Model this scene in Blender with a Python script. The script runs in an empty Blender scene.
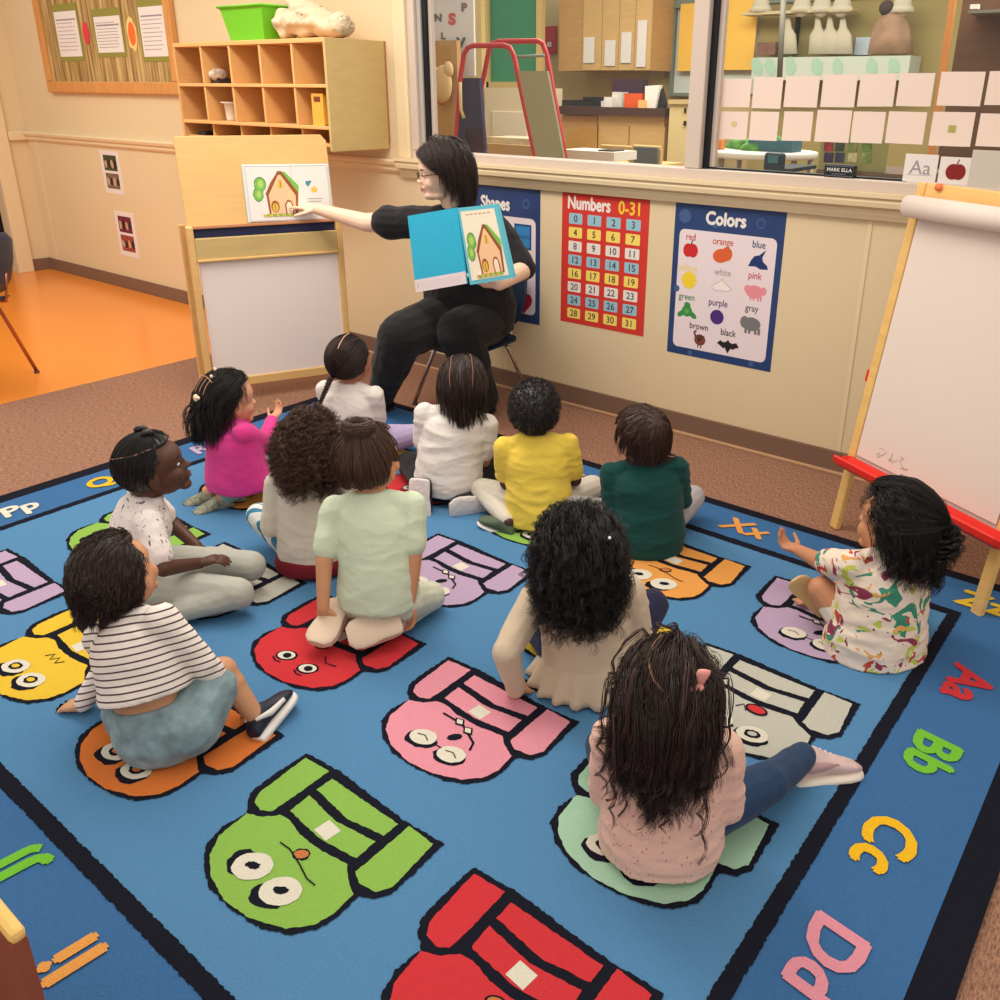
import bpy, bmesh, math, random
import numpy as np
from mathutils import Vector, Matrix, noise, Euler
random.seed(7); RNG = np.random.default_rng(11)
SC = bpy.context.scene; COL = SC.collection
PI = math.pi

# ---------------------------------------------------------------- camera
YAW, PITCH, ROLL = math.radians(-37.38), math.radians(21.15), math.radians(-0.61)
FPX, PX, PY, CH = 877.57, 546.9, 430.4, 1.5
_f = np.array([math.sin(YAW)*math.cos(PITCH), math.cos(YAW)*math.cos(PITCH), -math.sin(PITCH)])
_r0 = np.array([math.cos(YAW), -math.sin(YAW), 0.0]); _d0 = np.cross(_f, _r0)
_r = math.cos(ROLL)*_r0 + math.sin(ROLL)*_d0; _d = -math.sin(ROLL)*_r0 + math.cos(ROLL)*_d0
cam_data = bpy.data.cameras.new('camera'); cam = bpy.data.objects.new('camera', cam_data); COL.objects.link(cam)
cam_data.sensor_width = 36; cam_data.lens = 36*FPX/1000; cam_data.clip_start = .02
cam_data.shift_x = -(PX-500)/1000; cam_data.shift_y = (PY-500)/1000
cam.matrix_world = Matrix(((_r[0], -_d[0], -_f[0], 0), (_r[1], -_d[1], -_f[1], 0), (_r[2], -_d[2], -_f[2], CH), (0, 0, 0, 1)))
SC.camera = cam
# ---------------------------------------------------------------- world, lamps, exposure
W = bpy.data.worlds.new('world'); SC.world = W; W.use_nodes = True
W.node_tree.nodes['Background'].inputs[0].default_value = (1.0, .93, .84, 1)
W.node_tree.nodes['Background'].inputs[1].default_value = .70
SC.view_settings.view_transform = 'Standard'; SC.view_settings.look = 'None'
SC.view_settings.exposure = 0.47; SC.view_settings.gamma = 1.0; SC.view_settings.use_curve_mapping = False
def lamp(name, loc, size, power, col=(1, .92, .8), rot=(0, 0, 0)):
    l = bpy.data.lights.new(name, 'AREA'); l.shape = 'RECTANGLE'; l.size, l.size_y = size; l.energy = power; l.color = col
    o = bpy.data.objects.new(name, l); COL.objects.link(o); o.location = loc; o.rotation_euler = rot; return o
lamp('ceiling_light', (-3.5, 2.1, 2.75), (2.4, .6), 34)
lamp('ceiling_light', (-1.6, 1.9, 2.75), (2.4, .6), 20)
lamp('ceiling_light', (-6.2, 1.6, 2.75), (1.8, 1.2), 27, (1, .92, .76))
lamp('ceiling_light', (-3.5, 6.2, 2.9), (3.0, 1.2), 76)
lamp('ceiling_light', (-0.6, 6.2, 2.9), (3.0, 1.2), 50)

# ---------------------------------------------------------------- measuring helpers: a sight line met with a plane of the room
def _ray(x, y): return (x-PX)/FPX*_r + (y-PY)/FPX*_d + _f
_C = np.array([0, 0, CH])
def fl(x, y, z=0.0): v = _ray(x, y); return Vector(_C + v*(z-CH)/v[2])
def wy(x, y, Y): v = _ray(x, y); return Vector(_C + v*Y/v[1])
def wx(x, y, X): v = _ray(x, y); return Vector(_C + v*X/v[0])

# ---------------------------------------------------------------- materials
def lin(c):
    r = []
    for v in c:
        v = v/255.0; r.append(v/12.92 if v <= .04045 else ((v+.055)/1.055)**2.4)
    return (r[0], r[1], r[2], 1)
MATS = {}
def M(name, rgb=(200, 200, 200), rough=.6, var=0.0, vscale=20, bump=0.0, bscale=80, metal=0, spec=.3, island=0.0, stretch=None, sheen=0):
    if name in MATS: return MATS[name]
    m = bpy.data.materials.new(name); m.use_nodes = True; nt = m.node_tree; N = nt.nodes; L = nt.links
    b = N['Principled BSDF']; b.inputs['Roughness'].default_value = rough; b.inputs['Metallic'].default_value = metal
    b.inputs['Specular IOR Level'].default_value = spec; b.inputs['Base Color'].default_value = lin(rgb)
    if sheen: b.inputs['Sheen Weight'].default_value = sheen
    tc = N.new('ShaderNodeTexCoord'); mp = N.new('ShaderNodeMapping'); L.new(tc.outputs['Object'], mp.inputs[0])
    if stretch: mp.inputs['Scale'].default_value = stretch
    if var or island:
        mix = N.new('ShaderNodeHueSaturation'); mix.inputs['Color'].default_value = lin(rgb)
        mr = N.new('ShaderNodeMapRange')
        if island:
            g = N.new('ShaderNodeNewGeometry'); L.new(g.outputs['Random Per Island'], mr.inputs['Value']); v = island
            mr.inputs['From Min'].default_value = 0; mr.inputs['From Max'].default_value = 1
        else:
            n = N.new('ShaderNodeTexNoise'); n.inputs['Scale'].default_value = vscale; n.inputs['Detail'].default_value = 5
            L.new(mp.outputs[0], n.inputs['Vector']); L.new(n.outputs[0], mr.inputs['Value']); v = var
            mr.inputs['From Min'].default_value = .3; mr.inputs['From Max'].default_value = .7
        mr.inputs['To Min'].default_value = 1-v; mr.inputs['To Max'].default_value = 1+v
        L.new(mr.outputs[0], mix.inputs['Value']); L.new(mix.outputs[0], b.inputs['Base Color'])
    if bump:
        n2 = N.new('ShaderNodeTexNoise'); n2.inputs['Scale'].default_value = bscale; n2.inputs['Detail'].default_value = 4
        L.new(mp.outputs[0], n2.inputs['Vector'])
        bp = N.new('ShaderNodeBump'); bp.inputs['Strength'].default_value = bump; bp.inputs['Distance'].default_value = .01
        L.new(n2.outputs[0], bp.inputs['Height']); L.new(bp.outputs[0], b.inputs['Normal'])
    MATS[name] = m; return m
def wood(name, rgb, stretch=(2, 2, 30), amt=.12, rough=.45):
    return M(name, rgb, rough, var=amt, vscale=3, stretch=stretch, bump=.05, bscale=6)
def glass_mat():
    m = bpy.data.materials.new('window_glass'); m.use_nodes = True; nt = m.node_tree; nt.nodes.clear()
    o = nt.nodes.new('ShaderNodeOutputMaterial'); t = nt.nodes.new('ShaderNodeBsdfTransparent'); g = nt.nodes.new('ShaderNodeBsdfGlossy')
    t.inputs[0].default_value = (.93, .95, .93, 1); g.inputs['Roughness'].default_value = .02
    mx = nt.nodes.new('ShaderNodeMixShader'); fr = nt.nodes.new('ShaderNodeFresnel'); fr.inputs[0].default_value = 1.45
    ge = nt.nodes.new('ShaderNodeNewGeometry'); iv = nt.nodes.new('ShaderNodeMath'); iv.operation = 'SUBTRACT'; iv.inputs[0].default_value = 1; nt.links.new(ge.outputs['Backfacing'], iv.inputs[1])
    ml = nt.nodes.new('ShaderNodeMath'); ml.operation = 'MULTIPLY'; nt.links.new(fr.outputs[0], ml.inputs[0]); nt.links.new(iv.outputs[0], ml.inputs[1]); nt.links.new(ml.outputs[0], mx.inputs[0]); nt.links.new(t.outputs[0], mx.inputs[1]); nt.links.new(g.outputs[0], mx.inputs[2])
    nt.links.new(mx.outputs[0], o.inputs[0]); return m
def emis(name, rgb, s):
    m = bpy.data.materials.new(name); m.use_nodes = True; b = m.node_tree.nodes['Principled BSDF']
    b.inputs['Emission Color'].default_value = lin(rgb); b.inputs['Emission Strength'].default_value = s; b.inputs['Base Color'].default_value = lin(rgb); return m

# ---------------------------------------------------------------- mesh helpers
def link(name, me, parent=None, loc=None):
    o = bpy.data.objects.new(name, me); COL.objects.link(o)
    if parent: o.parent = parent
    if loc is not None: o.location = loc
    return o
def tag(o, label=None, cat=None, group=None, kind=None):
    if label: o['label'] = label
    if cat: o['category'] = cat
    if group: o['group'] = group
    if kind: o['kind'] = kind
    return o
def thing(name, label, cat, loc=(0, 0, 0), rz=0, group=None):
    o = bpy.data.objects.new(name, None); COL.objects.link(o); o.location = loc; o.rotation_euler = (0, 0, rz); o.empty_display_size = .1
    return tag(o, label, cat, group)
class G:
    """collects simple solids, then links them as one mesh object"""
    def __init__(s): s.v = []; s.f = []; s.m = []; s.mats = []; s.sm = []
    def mi(s, m):
        if m not in s.mats: s.mats.append(m)
        return s.mats.index(m)
    def add(s, vs, fs, m, smooth=False):
        b = len(s.v); s.v += [tuple(v) for v in vs]; k = s.mi(m)
        for f in fs: s.f.append([b+i for i in f]); s.m.append(k); s.sm.append(smooth)
        return s
    def box(s, a, b, m, T=None):
        x0, y0, z0 = a; x1, y1, z1 = b
        vs = [Vector(p) for p in ((x0, y0, z0), (x1, y0, z0), (x1, y1, z0), (x0, y1, z0), (x0, y0, z1), (x1, y0, z1), (x1, y1, z1), (x0, y1, z1))]
        if T: vs = [T @ v for v in vs]
        return s.add(vs, [(0, 3, 2, 1), (4, 5, 6, 7), (0, 1, 5, 4), (1, 2, 6, 5), (2, 3, 7, 6), (3, 0, 4, 7)], m)
    def tube(s, pts, r, m, n=10, cap=True, closed=False):
        pts = [Vector(p) for p in pts]; rs = r if isinstance(r, (list, tuple)) else [r]*len(pts)
        vs = []; fs = []; K = len(pts); up = None
        for i, p in enumerate(pts):
            if closed: t = pts[(i+1) % K]-pts[i-1]
            else: t = (pts[min(i+1, K-1)]-pts[max(i-1, 0)])
            t.normalize()
            if up is None: up = Vector((0, 0, 1)) if abs(t.z) < .9 else Vector((1, 0, 0))
            a = up - t*up.dot(t); a.normalize(); up = a; b = t.cross(a)
            vs += [p + (a*math.cos(2*PI*j/n) + b*math.sin(2*PI*j/n))*rs[i] for j in range(n)]
        for i in range(K if closed else K-1):
            for j in range(n): fs.append((i*n+j, ((i+1) % K)*n+j, ((i+1) % K)*n+(j+1) % n, i*n+(j+1) % n)[::-1])
        if cap and not closed: fs.append(tuple(range(n))); fs.append(tuple(reversed(range((K-1)*n, K*n))))
        return s.add(vs, fs, m, True)
    def ell(s, c, r, m, R=None, n=16, k=10):
        c = Vector(c); vs = [Vector((0, 0, -1))]; fs = []
        for i in range(1, k):
            a = -PI/2 + PI*i/k
            vs += [Vector((math.cos(a)*math.cos(2*PI*j/n), math.cos(a)*math.sin(2*PI*j/n), math.sin(a))) for j in range(n)]
        vs.append(Vector((0, 0, 1)))
        for j in range(n): fs.append((0, 1+(j+1) % n, 1+j))
        for i in range(k-2):
            for j in range(n): a = 1+i*n; fs.append((a+j, a+(j+1) % n, a+n+(j+1) % n, a+n+j))
        a = 1+(k-2)*n
        for j in range(n): fs.append((a+j, a+(j+1) % n, len(vs)-1))
        vs = [Vector((v.x*r[0], v.y*r[1], v.z*r[2])) for v in vs]
        if R: vs = [R @ v for v in vs]
        return s.add([c+v for v in vs], fs, m, True)
    def loft(s, secs, m, n=16, cap=True, smooth=True):
        """secs: (centre, rx, ry, xdir, ydir)"""
        vs = []; fs = []; K = len(secs)
        for c, rx, ry, xd, yd in secs:
            c = Vector(c); xd = Vector(xd); yd = Vector(yd)
            vs += [c + xd*rx*math.cos(2*PI*j/n) + yd*ry*math.sin(2*PI*j/n) for j in range(n)]
        for i in range(K-1):
            for j in range(n): fs.append((i*n+j, i*n+(j+1) % n, (i+1)*n+(j+1) % n, (i+1)*n+j))
        if cap: fs.append(tuple(reversed(range(n)))); fs.append(tuple(range((K-1)*n, K*n)))
        return s.add(vs, fs, m, smooth)
    def prism(s, pts, h0, h1, m, F):
        """outline pts (u,v) extruded from h0 to h1; F(u,v,h) gives the place"""
        n = len(pts); vs = [F(u, v, h0) for u, v in pts] + [F(u, v, h1) for u, v in pts]
        fs = [tuple(reversed(range(n))), tuple(range(n, 2*n))] + [(j, (j+1) % n, n+(j+1) % n, n+j) for j in range(n)]
        return s.add(vs, fs, m)
    def build(s, name, parent=None, bevel=0, label=None, seg=2):
        me = bpy.data.meshes.new(name); me.from_pydata([tuple(v) for v in s.v], [], s.f); me.update()
        for m in s.mats: me.materials.append(m)
        me.polygons.foreach_set('material_index', s.m); me.polygons.foreach_set('use_smooth', s.sm)
        bm = bmesh.new(); bm.from_mesh(me); bmesh.ops.recalc_face_normals(bm, faces=bm.faces); bm.to_mesh(me); bm.free()
        o = link(name, me, parent)
        if bevel:
            md = o.modifiers.new('b', 'BEVEL'); md.width = bevel; md.segments = seg; md.limit_method = 'ANGLE'; md.angle_limit = .7
        if label: o['label'] = label
        return o
# flat artwork: layered shapes of one printed or woven thing
_TX = {}
def text_geo(txt, bold=0.0, shear=0.0):
    k = (txt, bold, shear)
    if k in _TX: return _TX[k]
    cu = bpy.data.curves.new('t', 'FONT'); cu.body = txt; cu.size = 1; cu.offset = bold; cu.align_x = 'CENTER'; cu.shear = shear; cu.resolution_u = 3
    ob = bpy.data.objects.new('t', cu); COL.objects.link(ob)
    dg = bpy.context.evaluated_depsgraph_get(); me = bpy.data.meshes.new_from_object(ob.evaluated_get(dg))
    vs = [(v.co.x, v.co.y) for v in me.vertices]; fs = [tuple(p.vertices) for p in me.polygons]
    bpy.data.objects.remove(ob); bpy.data.curves.remove(cu); bpy.data.meshes.remove(me)
    _TX[k] = (vs, fs); return _TX[k]
class Art(G):
    def __init__(s, F, dz=.0004): super().__init__(); s.F = F; s.dz = dz; s.k = 0
    def h(s, l): s.k += 1; return l*s.dz+s.k*1.2e-6
    def poly(s, pts, m, l=1):
        h = s.h(l); return s.add([s.F(u, v, h) for u, v in pts], [tuple(range(len(pts)))], m)
    def rect(s, u0, v0, u1, v1, m, l=1): return s.poly([(u0, v0), (u1, v0), (u1, v1), (u0, v1)], m, l)
    def rrect(s, u0, v0, u1, v1, r, m, l=1):
        p = []
        for cx, cy, a0 in ((u1-r, v1-r, 0), (u0+r, v1-r, 90), (u0+r, v0+r, 180), (u1-r, v0+r, 270)):
            for k in range(5): a = math.radians(a0+22.5*k); p.append((cx+r*math.cos(a), cy+r*math.sin(a)))
        return s.poly(p, m, l)
    def oval(s, u, v, ru, rv, m, l=1, rot=0, n=20, j=0):
        p = []
        for k in range(n):
            a = 2*PI*k/n; q = 1+random.uniform(-j, j); x = ru*math.cos(a)*q; y = rv*math.sin(a)*q
            p.append((u+x*math.cos(rot)-y*math.sin(rot), v+x*math.sin(rot)+y*math.cos(rot)))
        return s.poly(p, m, l)
    def line(s, pts, w, m, l=1, jit=0, closed=False):
        P = [Vector(p) for p in pts]
        if closed: P.append(P[0].copy())
        if jit:
            Q = []
            for a, b in zip(P[:-1], P[1:]):
                k = max(1, int((b-a).length/jit[1]))
                Q += [a+(b-a)*i/k for i in range(k)]
            Q.append(P[-1]); P = Q
        L = []; R = []
        for i, p in enumerate(P):
            if closed and i in (0, len(P)-1): t = P[1]-P[-2]
            else: t = P[min(i+1, len(P)-1)]-P[max(i-1, 0)]
            if t.length < 1e-9: t = Vector((1, 0))
            t.normalize(); n = Vector((-t.y, t.x)); h = w/2
            j1 = random.uniform(-jit[0], jit[0]) if jit else 0; j2 = random.uniform(-jit[0], jit[0]) if jit else 0
            L.append(p+n*(h+j1)); R.append(p-n*(h+j2))
        h = s.h(l); vs = [s.F(q.x, q.y, h) for q in L+R]; n = len(P)
        return s.add(vs, [(i, i+1, n+i+1, n+i) for i in range(n-1)], m)
    def text(s, txt, u, v, size, m, l=2, rot=0, bold=0.0, sx=1.0, shear=0.0):
        vs, fs = text_geo(txt, 0.0, shear); c, d = math.cos(rot), math.sin(rot)
        for i, (ox, oy) in enumerate(((0, 0), (bold, 0), (-bold, 0), (0, bold), (0, -bold)) if bold else ((0, 0),)):
            out = []; h = s.h(l+i*.05)
            for x, y in vs:
                x = (x+ox)*size*sx; y = (y+oy)*size; out.append(s.F(u+x*c-y*d, v+x*d+y*c, h))
            s.add(out, fs, m)
        return s
def smooth_closed(pts, n=4):
    P = [Vector(p) for p in pts]; K = len(P); out = []
    for i in range(K):
        a, b, c, d = P[i-1], P[i], P[(i+1) % K], P[(i+2) % K]
        for k in range(n):
            t = k/n; out.append(tuple(.5*((2*b)+(c-a)*t+(2*a-5*b+4*c-d)*t*t+(3*b-a-3*c+d)*t*t*t)))
    return out
def evalmesh(o, mods):
    for t, kw in mods:
        m = o.modifiers.new(t, t)
        for k, v in kw.items(): setattr(m, k, v)
    dg = bpy.context.evaluated_depsgraph_get(); me = bpy.data.meshes.new_from_object(o.evaluated_get(dg))
    old = o.data; o.modifiers.clear(); o.data = me; bpy.data.meshes.remove(old); return me
# ================================================================ the setting
YW = 3.463
cream = M('cream_wall', (220, 199, 162), .7, bump=.03, bscale=60)
creamUp = M('cream_upper_wall', (222, 197, 154), .7, bump=.03, bscale=60)
trimc = M('cream_trim', (226, 205, 168), .45)
brownbase = M('brown_vinyl_base', (124, 96, 80), .5)
stripc = M('pale_edge_strip', (188, 146, 112), .5)
alu = M('pinkish_aluminium', (203, 186, 174), .45, metal=.1)
black = M('black_gasket', (14, 16, 24), .5)
def carpet_mat():
    m = M('carpet', (150, 108, 90), .95, bump=.5, bscale=300, spec=.05)
    nt = m.node_tree; N = nt.nodes; L = nt.links; b = N['Principled BSDF']
    tc = N.new('ShaderNodeTexCoord'); mp = N.new('ShaderNodeMapping'); mp.inputs['Scale'].default_value = (240, 55, 1); mp.inputs['Rotation'].default_value = (0, 0, .08)
    n1 = N.new('ShaderNodeTexNoise'); n1.inputs['Scale'].default_value = 1; n1.inputs['Detail'].default_value = 4; n1.inputs['Roughness'].default_value = .7
    L.new(tc.outputs['Object'], mp.inputs[0]); L.new(mp.outputs[0], n1.inputs['Vector'])
    cr = N.new('ShaderNodeValToRGB'); e = cr.color_ramp.elements; e[0].position = .36; e[0].color = lin((112, 80, 68)); e[1].position = .62; e[1].color = lin((176, 132, 108))
    L.new(n1.outputs[0], cr.inputs[0]); L.new(cr.outputs[0], b.inputs['Base Color']); return m
g = G(); g.box((-4.715, -2.5, -.05), (3.4, YW, 0), carpet_mat()); tag(g.build('floor'), kind='structure')
vin = M('orange_vinyl', (232, 140, 54), .22, var=.05, vscale=1.2, spec=.5, bump=.02, bscale=14)
g = G(); g.box((-9.2, -2.5, -.05), (-4.715, YW, 0.0), vin); tag(g.build('floor'), kind='structure')
# long wall with the window opening
WX0, WX1, WZ0, WZ1 = -3.545, 1.3, 1.155, 2.45
g = G(); T = .06
g.box((-8.15, YW, 0), (WX0, YW+T, 2.9), cream); g.box((WX0, YW, 0), (WX1, YW+T, WZ0), cream)
g.box((WX0, YW, WZ1), (WX1, YW+T, 2.9), cream); g.box((WX1, YW, 0), (3.4, YW+T, 2.9), cream)
tag(g.build('wall_back'), kind='structure')
# left wall with a doorway
g = G(); yd = 3.20
g.box((-8.29, yd, 0), (-8.15, YW+T, 2.9), cream); g.box((-8.29, 2.2, 2.1), (-8.15, yd, 2.9), cream); g.box((-8.29, -1.2, 0), (-8.15, 2.2, 2.9), cream)
tag(g.build('wall_left'), kind='structure')
g = G(); g.box((-8.17, yd-.012, 0), (-8.12, 3.31, 2.16), trimc); g.box((-8.17, 2.17, 0), (-8.12, 2.24, 2.16), trimc); g.box((-8.17, 2.2, 2.1), (-8.12, yd, 2.16), trimc)
tag(g.build('trim_1', bevel=.004), kind='structure')
g = G(); g.box((-8.6, 2.1, 0), (-8.5, 3.3, 2.2), M('doorway_shade', (30, 26, 34), .8)); tag(g.build('doorway_shade_panel'), kind='structure')  # dark slab behind the opening, coloured as the shade of the recess
# corner pilaster, chair rail, baseboards, wall seams
def rail(g, x0, x1, z, m=trimc):
    prof = [(0, -.045), (.012, -.045), (.022, -.03), (.018, -.012), (.034, -.004), (.04, .014), (.034, .026), (0, .026)]
    vs = [(x0, YW-a, z+b) for a, b in prof]+[(x1, YW-a, z+b) for a, b in prof]; n = len(prof)
    g.add(vs, [(i, (i+1) % n, n+(i+1) % n, n+i) for i in range(n)]+[tuple(range(n)), tuple(range(2*n-1, n-1, -1))], m)
g = G(); rail(g, -8.15, WX0-.10, 1.12); tag(g.build('trim_2'), kind='structure')
g = G(); g.box((-8.15, 3.315, 1.075), (-8.115, YW, 1.146), trimc); tag(g.build('trim_3', bevel=.006), kind='structure')
# moulded sill under the window
g = G()
prof = [(0, 1.055), (.02, 1.055), (.03, 1.075), (.028, 1.095), (.062, 1.107), (.066, 1.125), (.062, 1.135), (.074, 1.142), (.074, 1.158), (0, 1.158)]
n = len(prof); vs = [(WX0-.10, YW-a, b) for a, b in prof]+[(2.2, YW-a, b) for a, b in prof]
g.add(vs, [(i, (i+1) % n, n+(i+1) % n, n+i) for i in range(n)]+[tuple(range(n)), tuple(range(2*n-1, n-1, -1))], trimc)
tag(g.build('trim_4'), kind='structure')
g = G(); g.box((WX0-.10, YW-.035, 1.158), (WX0, YW, 2.6), trimc); g.box((WX0-.028, YW-.045, 1.158), (WX0, YW-.03, 2.6), trimc); tag(g.build('trim_5', bevel=.004), kind='structure')
g = G(); g.box((-8.15, YW-.012, 0), (2.2, YW, .098), brownbase); g.box((-4.7, YW-.03, 0), (2.2, YW-.012, .012), stripc)
tag(g.build('baseboard_back', bevel=.003), kind='structure')
g = G(); g.box((-8.15, 3.315, 0), (-8.138, YW, .098), brownbase); tag(g.build('baseboard_left'), kind='structure')
for i, (x, z1) in enumerate(((-2.93, .37), (-1.107, 1.055), (-8.0, 1.075))):
    g = G(); g.box((x, YW-.004, .098), (x+.016, YW, z1), trimc); tag(g.build('trim_%d' % (6+i)), kind='structure')
# window_1: frame, posts, panes
wroot = thing('window_1', None, None, (0, 0, 0)); wroot['kind'] = 'structure'
g = G()
g.box((WX0, YW-.03, WZ0), (WX1, YW+T, WZ0+.045), alu); g.box((WX0, YW-.03, WZ1-.05), (WX1, YW+T, WZ1), alu)
g.box((WX0, YW-.03, WZ0+.0455), (WX0+.052, YW+T, WZ1-.0505), alu); g.box((WX1-.05, YW-.03, WZ0+.0455), (WX1, YW+T, WZ1-.0505), alu)
g.box((WX0+.0525, YW-.012, WZ0+.0455), (WX0+.08, YW+T-.01, WZ1-.0505), M('grey_track', (172, 164, 158), .4))
g.box((-1.905, YW-.03, WZ0+.0455), (-1.835, YW+T, WZ1-.0505), alu)
g.build('window_frame', wroot, bevel=.004)
g = G(); g.box((WX0+.08, YW, WZ0+.046), (WX0+.105, YW+.044, WZ1-.051), black); g.box((-1.8345, YW, WZ0+.046), (-1.812, YW+.044, WZ1-.051), black)
g.box((-1.811, YW+.01, WZ0+.046), (-1.0, YW+.044, WZ0+.052), black); g.build('gasket', wroot)
g = G(); g.box((-1.8115, YW+.02, WZ0+.053), (-1.79, YW+.044, WZ1-.051), alu); g.box((WX0+.1055, YW+.02, WZ0+.046), (WX0+.125, YW+.044, WZ1-.051), alu); g.build('inner_frame', wroot)
GL = glass_mat()
for a, b in ((WX0+.105, -1.905), (-1.812, WX1-.05)):
    g = G(); g.box((a, YW+.045, WZ0+.045), (b, YW+.051, WZ1-.05), GL); g.build('pane', wroot)

# ================================================================ the rug
rb = M('rug_blue', (86, 136, 180), .95, var=.10, vscale=260, bump=.5, bscale=500, spec=.05)
rb2 = M('rug_border_blue', (64, 108, 158), .95, var=.10, vscale=260, bump=.5, bscale=500, spec=.05)
rk = M('rug_black', (28, 29, 40), .95, bump=.5, bscale=400, spec=.05)
def rc(n, c): return M('rug_'+n, c, .95, var=.06, vscale=260, bump=.5, bscale=500, spec=.05)
rcol = dict(green=rc('green', (140, 184, 84)), red=rc('red', (206, 58, 64)), pink=rc('pink', (226, 148, 164)), lilac=rc('lilac', (184, 160, 190)), yellow=rc('yellow', (228, 190, 62)),
            orange=rc('orange', (216, 120, 58)), amber=rc('amber', (228, 158, 82)), grey=rc('grey', (192, 190, 178)), mint=rc('mint', (168, 206, 178)), white=rc('white', (222, 216, 200)),
            brown=rc('brown', (196, 120, 70)), gold=rc('gold', (240, 186, 40)), olive=rc('lettergreen', (116, 190, 60)))
RX0, RX1, RY0, RY1 = -3.56, -.078, .215, 2.885
A = Art(lambda u, v, w: (u, v, .010+w), dz=.0007)
A.box((RX0, RY0, 0), (RX1, RY1, .010), rk)
A.rect(RX0+.072, RY0+.072, RX1-.072, RY1-.05, rb2, 1)
IX0, IX1, IY0, IY1 = -3.264, -.408, .51, 2.61
A.rect(IX0, IY0, IX1, IY1, rb, 2)
A.line([(IX0, IY0), (IX1, IY0), (IX1, IY1), (IX0, IY1)], .034, rk, 3, jit=(.0022, .006))
for a, b in (((IX0, IY0), (IX1, IY0)), ((IX1, IY0), (IX1, IY1)), ((IX1, IY1), (IX0, IY1)), ((IX0, IY1), (IX0, IY0))):
    e = (Vector(b)-Vector(a)).normalized()*.017; A.line([Vector(a)-e, Vector(b)+e], .034, rk, 4, jit=(.0022, .006))
def crop2rug(px, py):  # read off the zoomed green figure
    p = fl(180+px*.28, 740+py*.28); return (p.x+1.475, p.y-.997)
OUTL = [(455, 62), (575, 130), (800, 303), (945, 388), (830, 500), (760, 566), (700, 585), (640, 574), (560, 652), (500, 692), (400, 714), (300, 694), (190, 628), (110, 550), (85, 460), (98, 385), (155, 325), (245, 275), (243, 238), (258, 200), (330, 145)]
ARM1 = [(450, 80), (535, 128), (380, 240), (330, 272), (290, 268), (268, 240), (285, 205)]
ARM2 = [(820, 325), (905, 390), (760, 545), (700, 562), (640, 530), (628, 490)]
STR1 = [(545, 155), (780, 318), (730, 360), (600, 300), (490, 195)]
STR2 = [(465, 215), (500, 250), (560, 310), (700, 380), (632, 442), (500, 370), (395, 270)]
HEAD = [(240, 280), (300, 292), (360, 286), (395, 305), (430, 355), (500, 410), (600, 462), (600, 500), (612, 545), (622, 568), (550, 640), (480, 680), (380, 693), (250, 655), (160, 590), (112, 505), (108, 430), (142, 360)]
L_ = lambda pts: [crop2rug(*p) for p in pts]
S_OUT, S_A1, S_A2, S_S1, S_S2, S_H = map(L_, (OUTL, ARM1, ARM2, STR1, STR2, HEAD))
def dens(pts, step, j):
    out = []; K = len(pts)
    for i in range(K):
        a, b = Vector(pts[i]), Vector(pts[(i+1) % K]); k = max(1, int((b-a).length/step))
        for q in range(k): p = a+(b-a)*q/k; out.append((p.x+random.uniform(-j, j), p.y+random.uniform(-j, j)))
    return out
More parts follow.
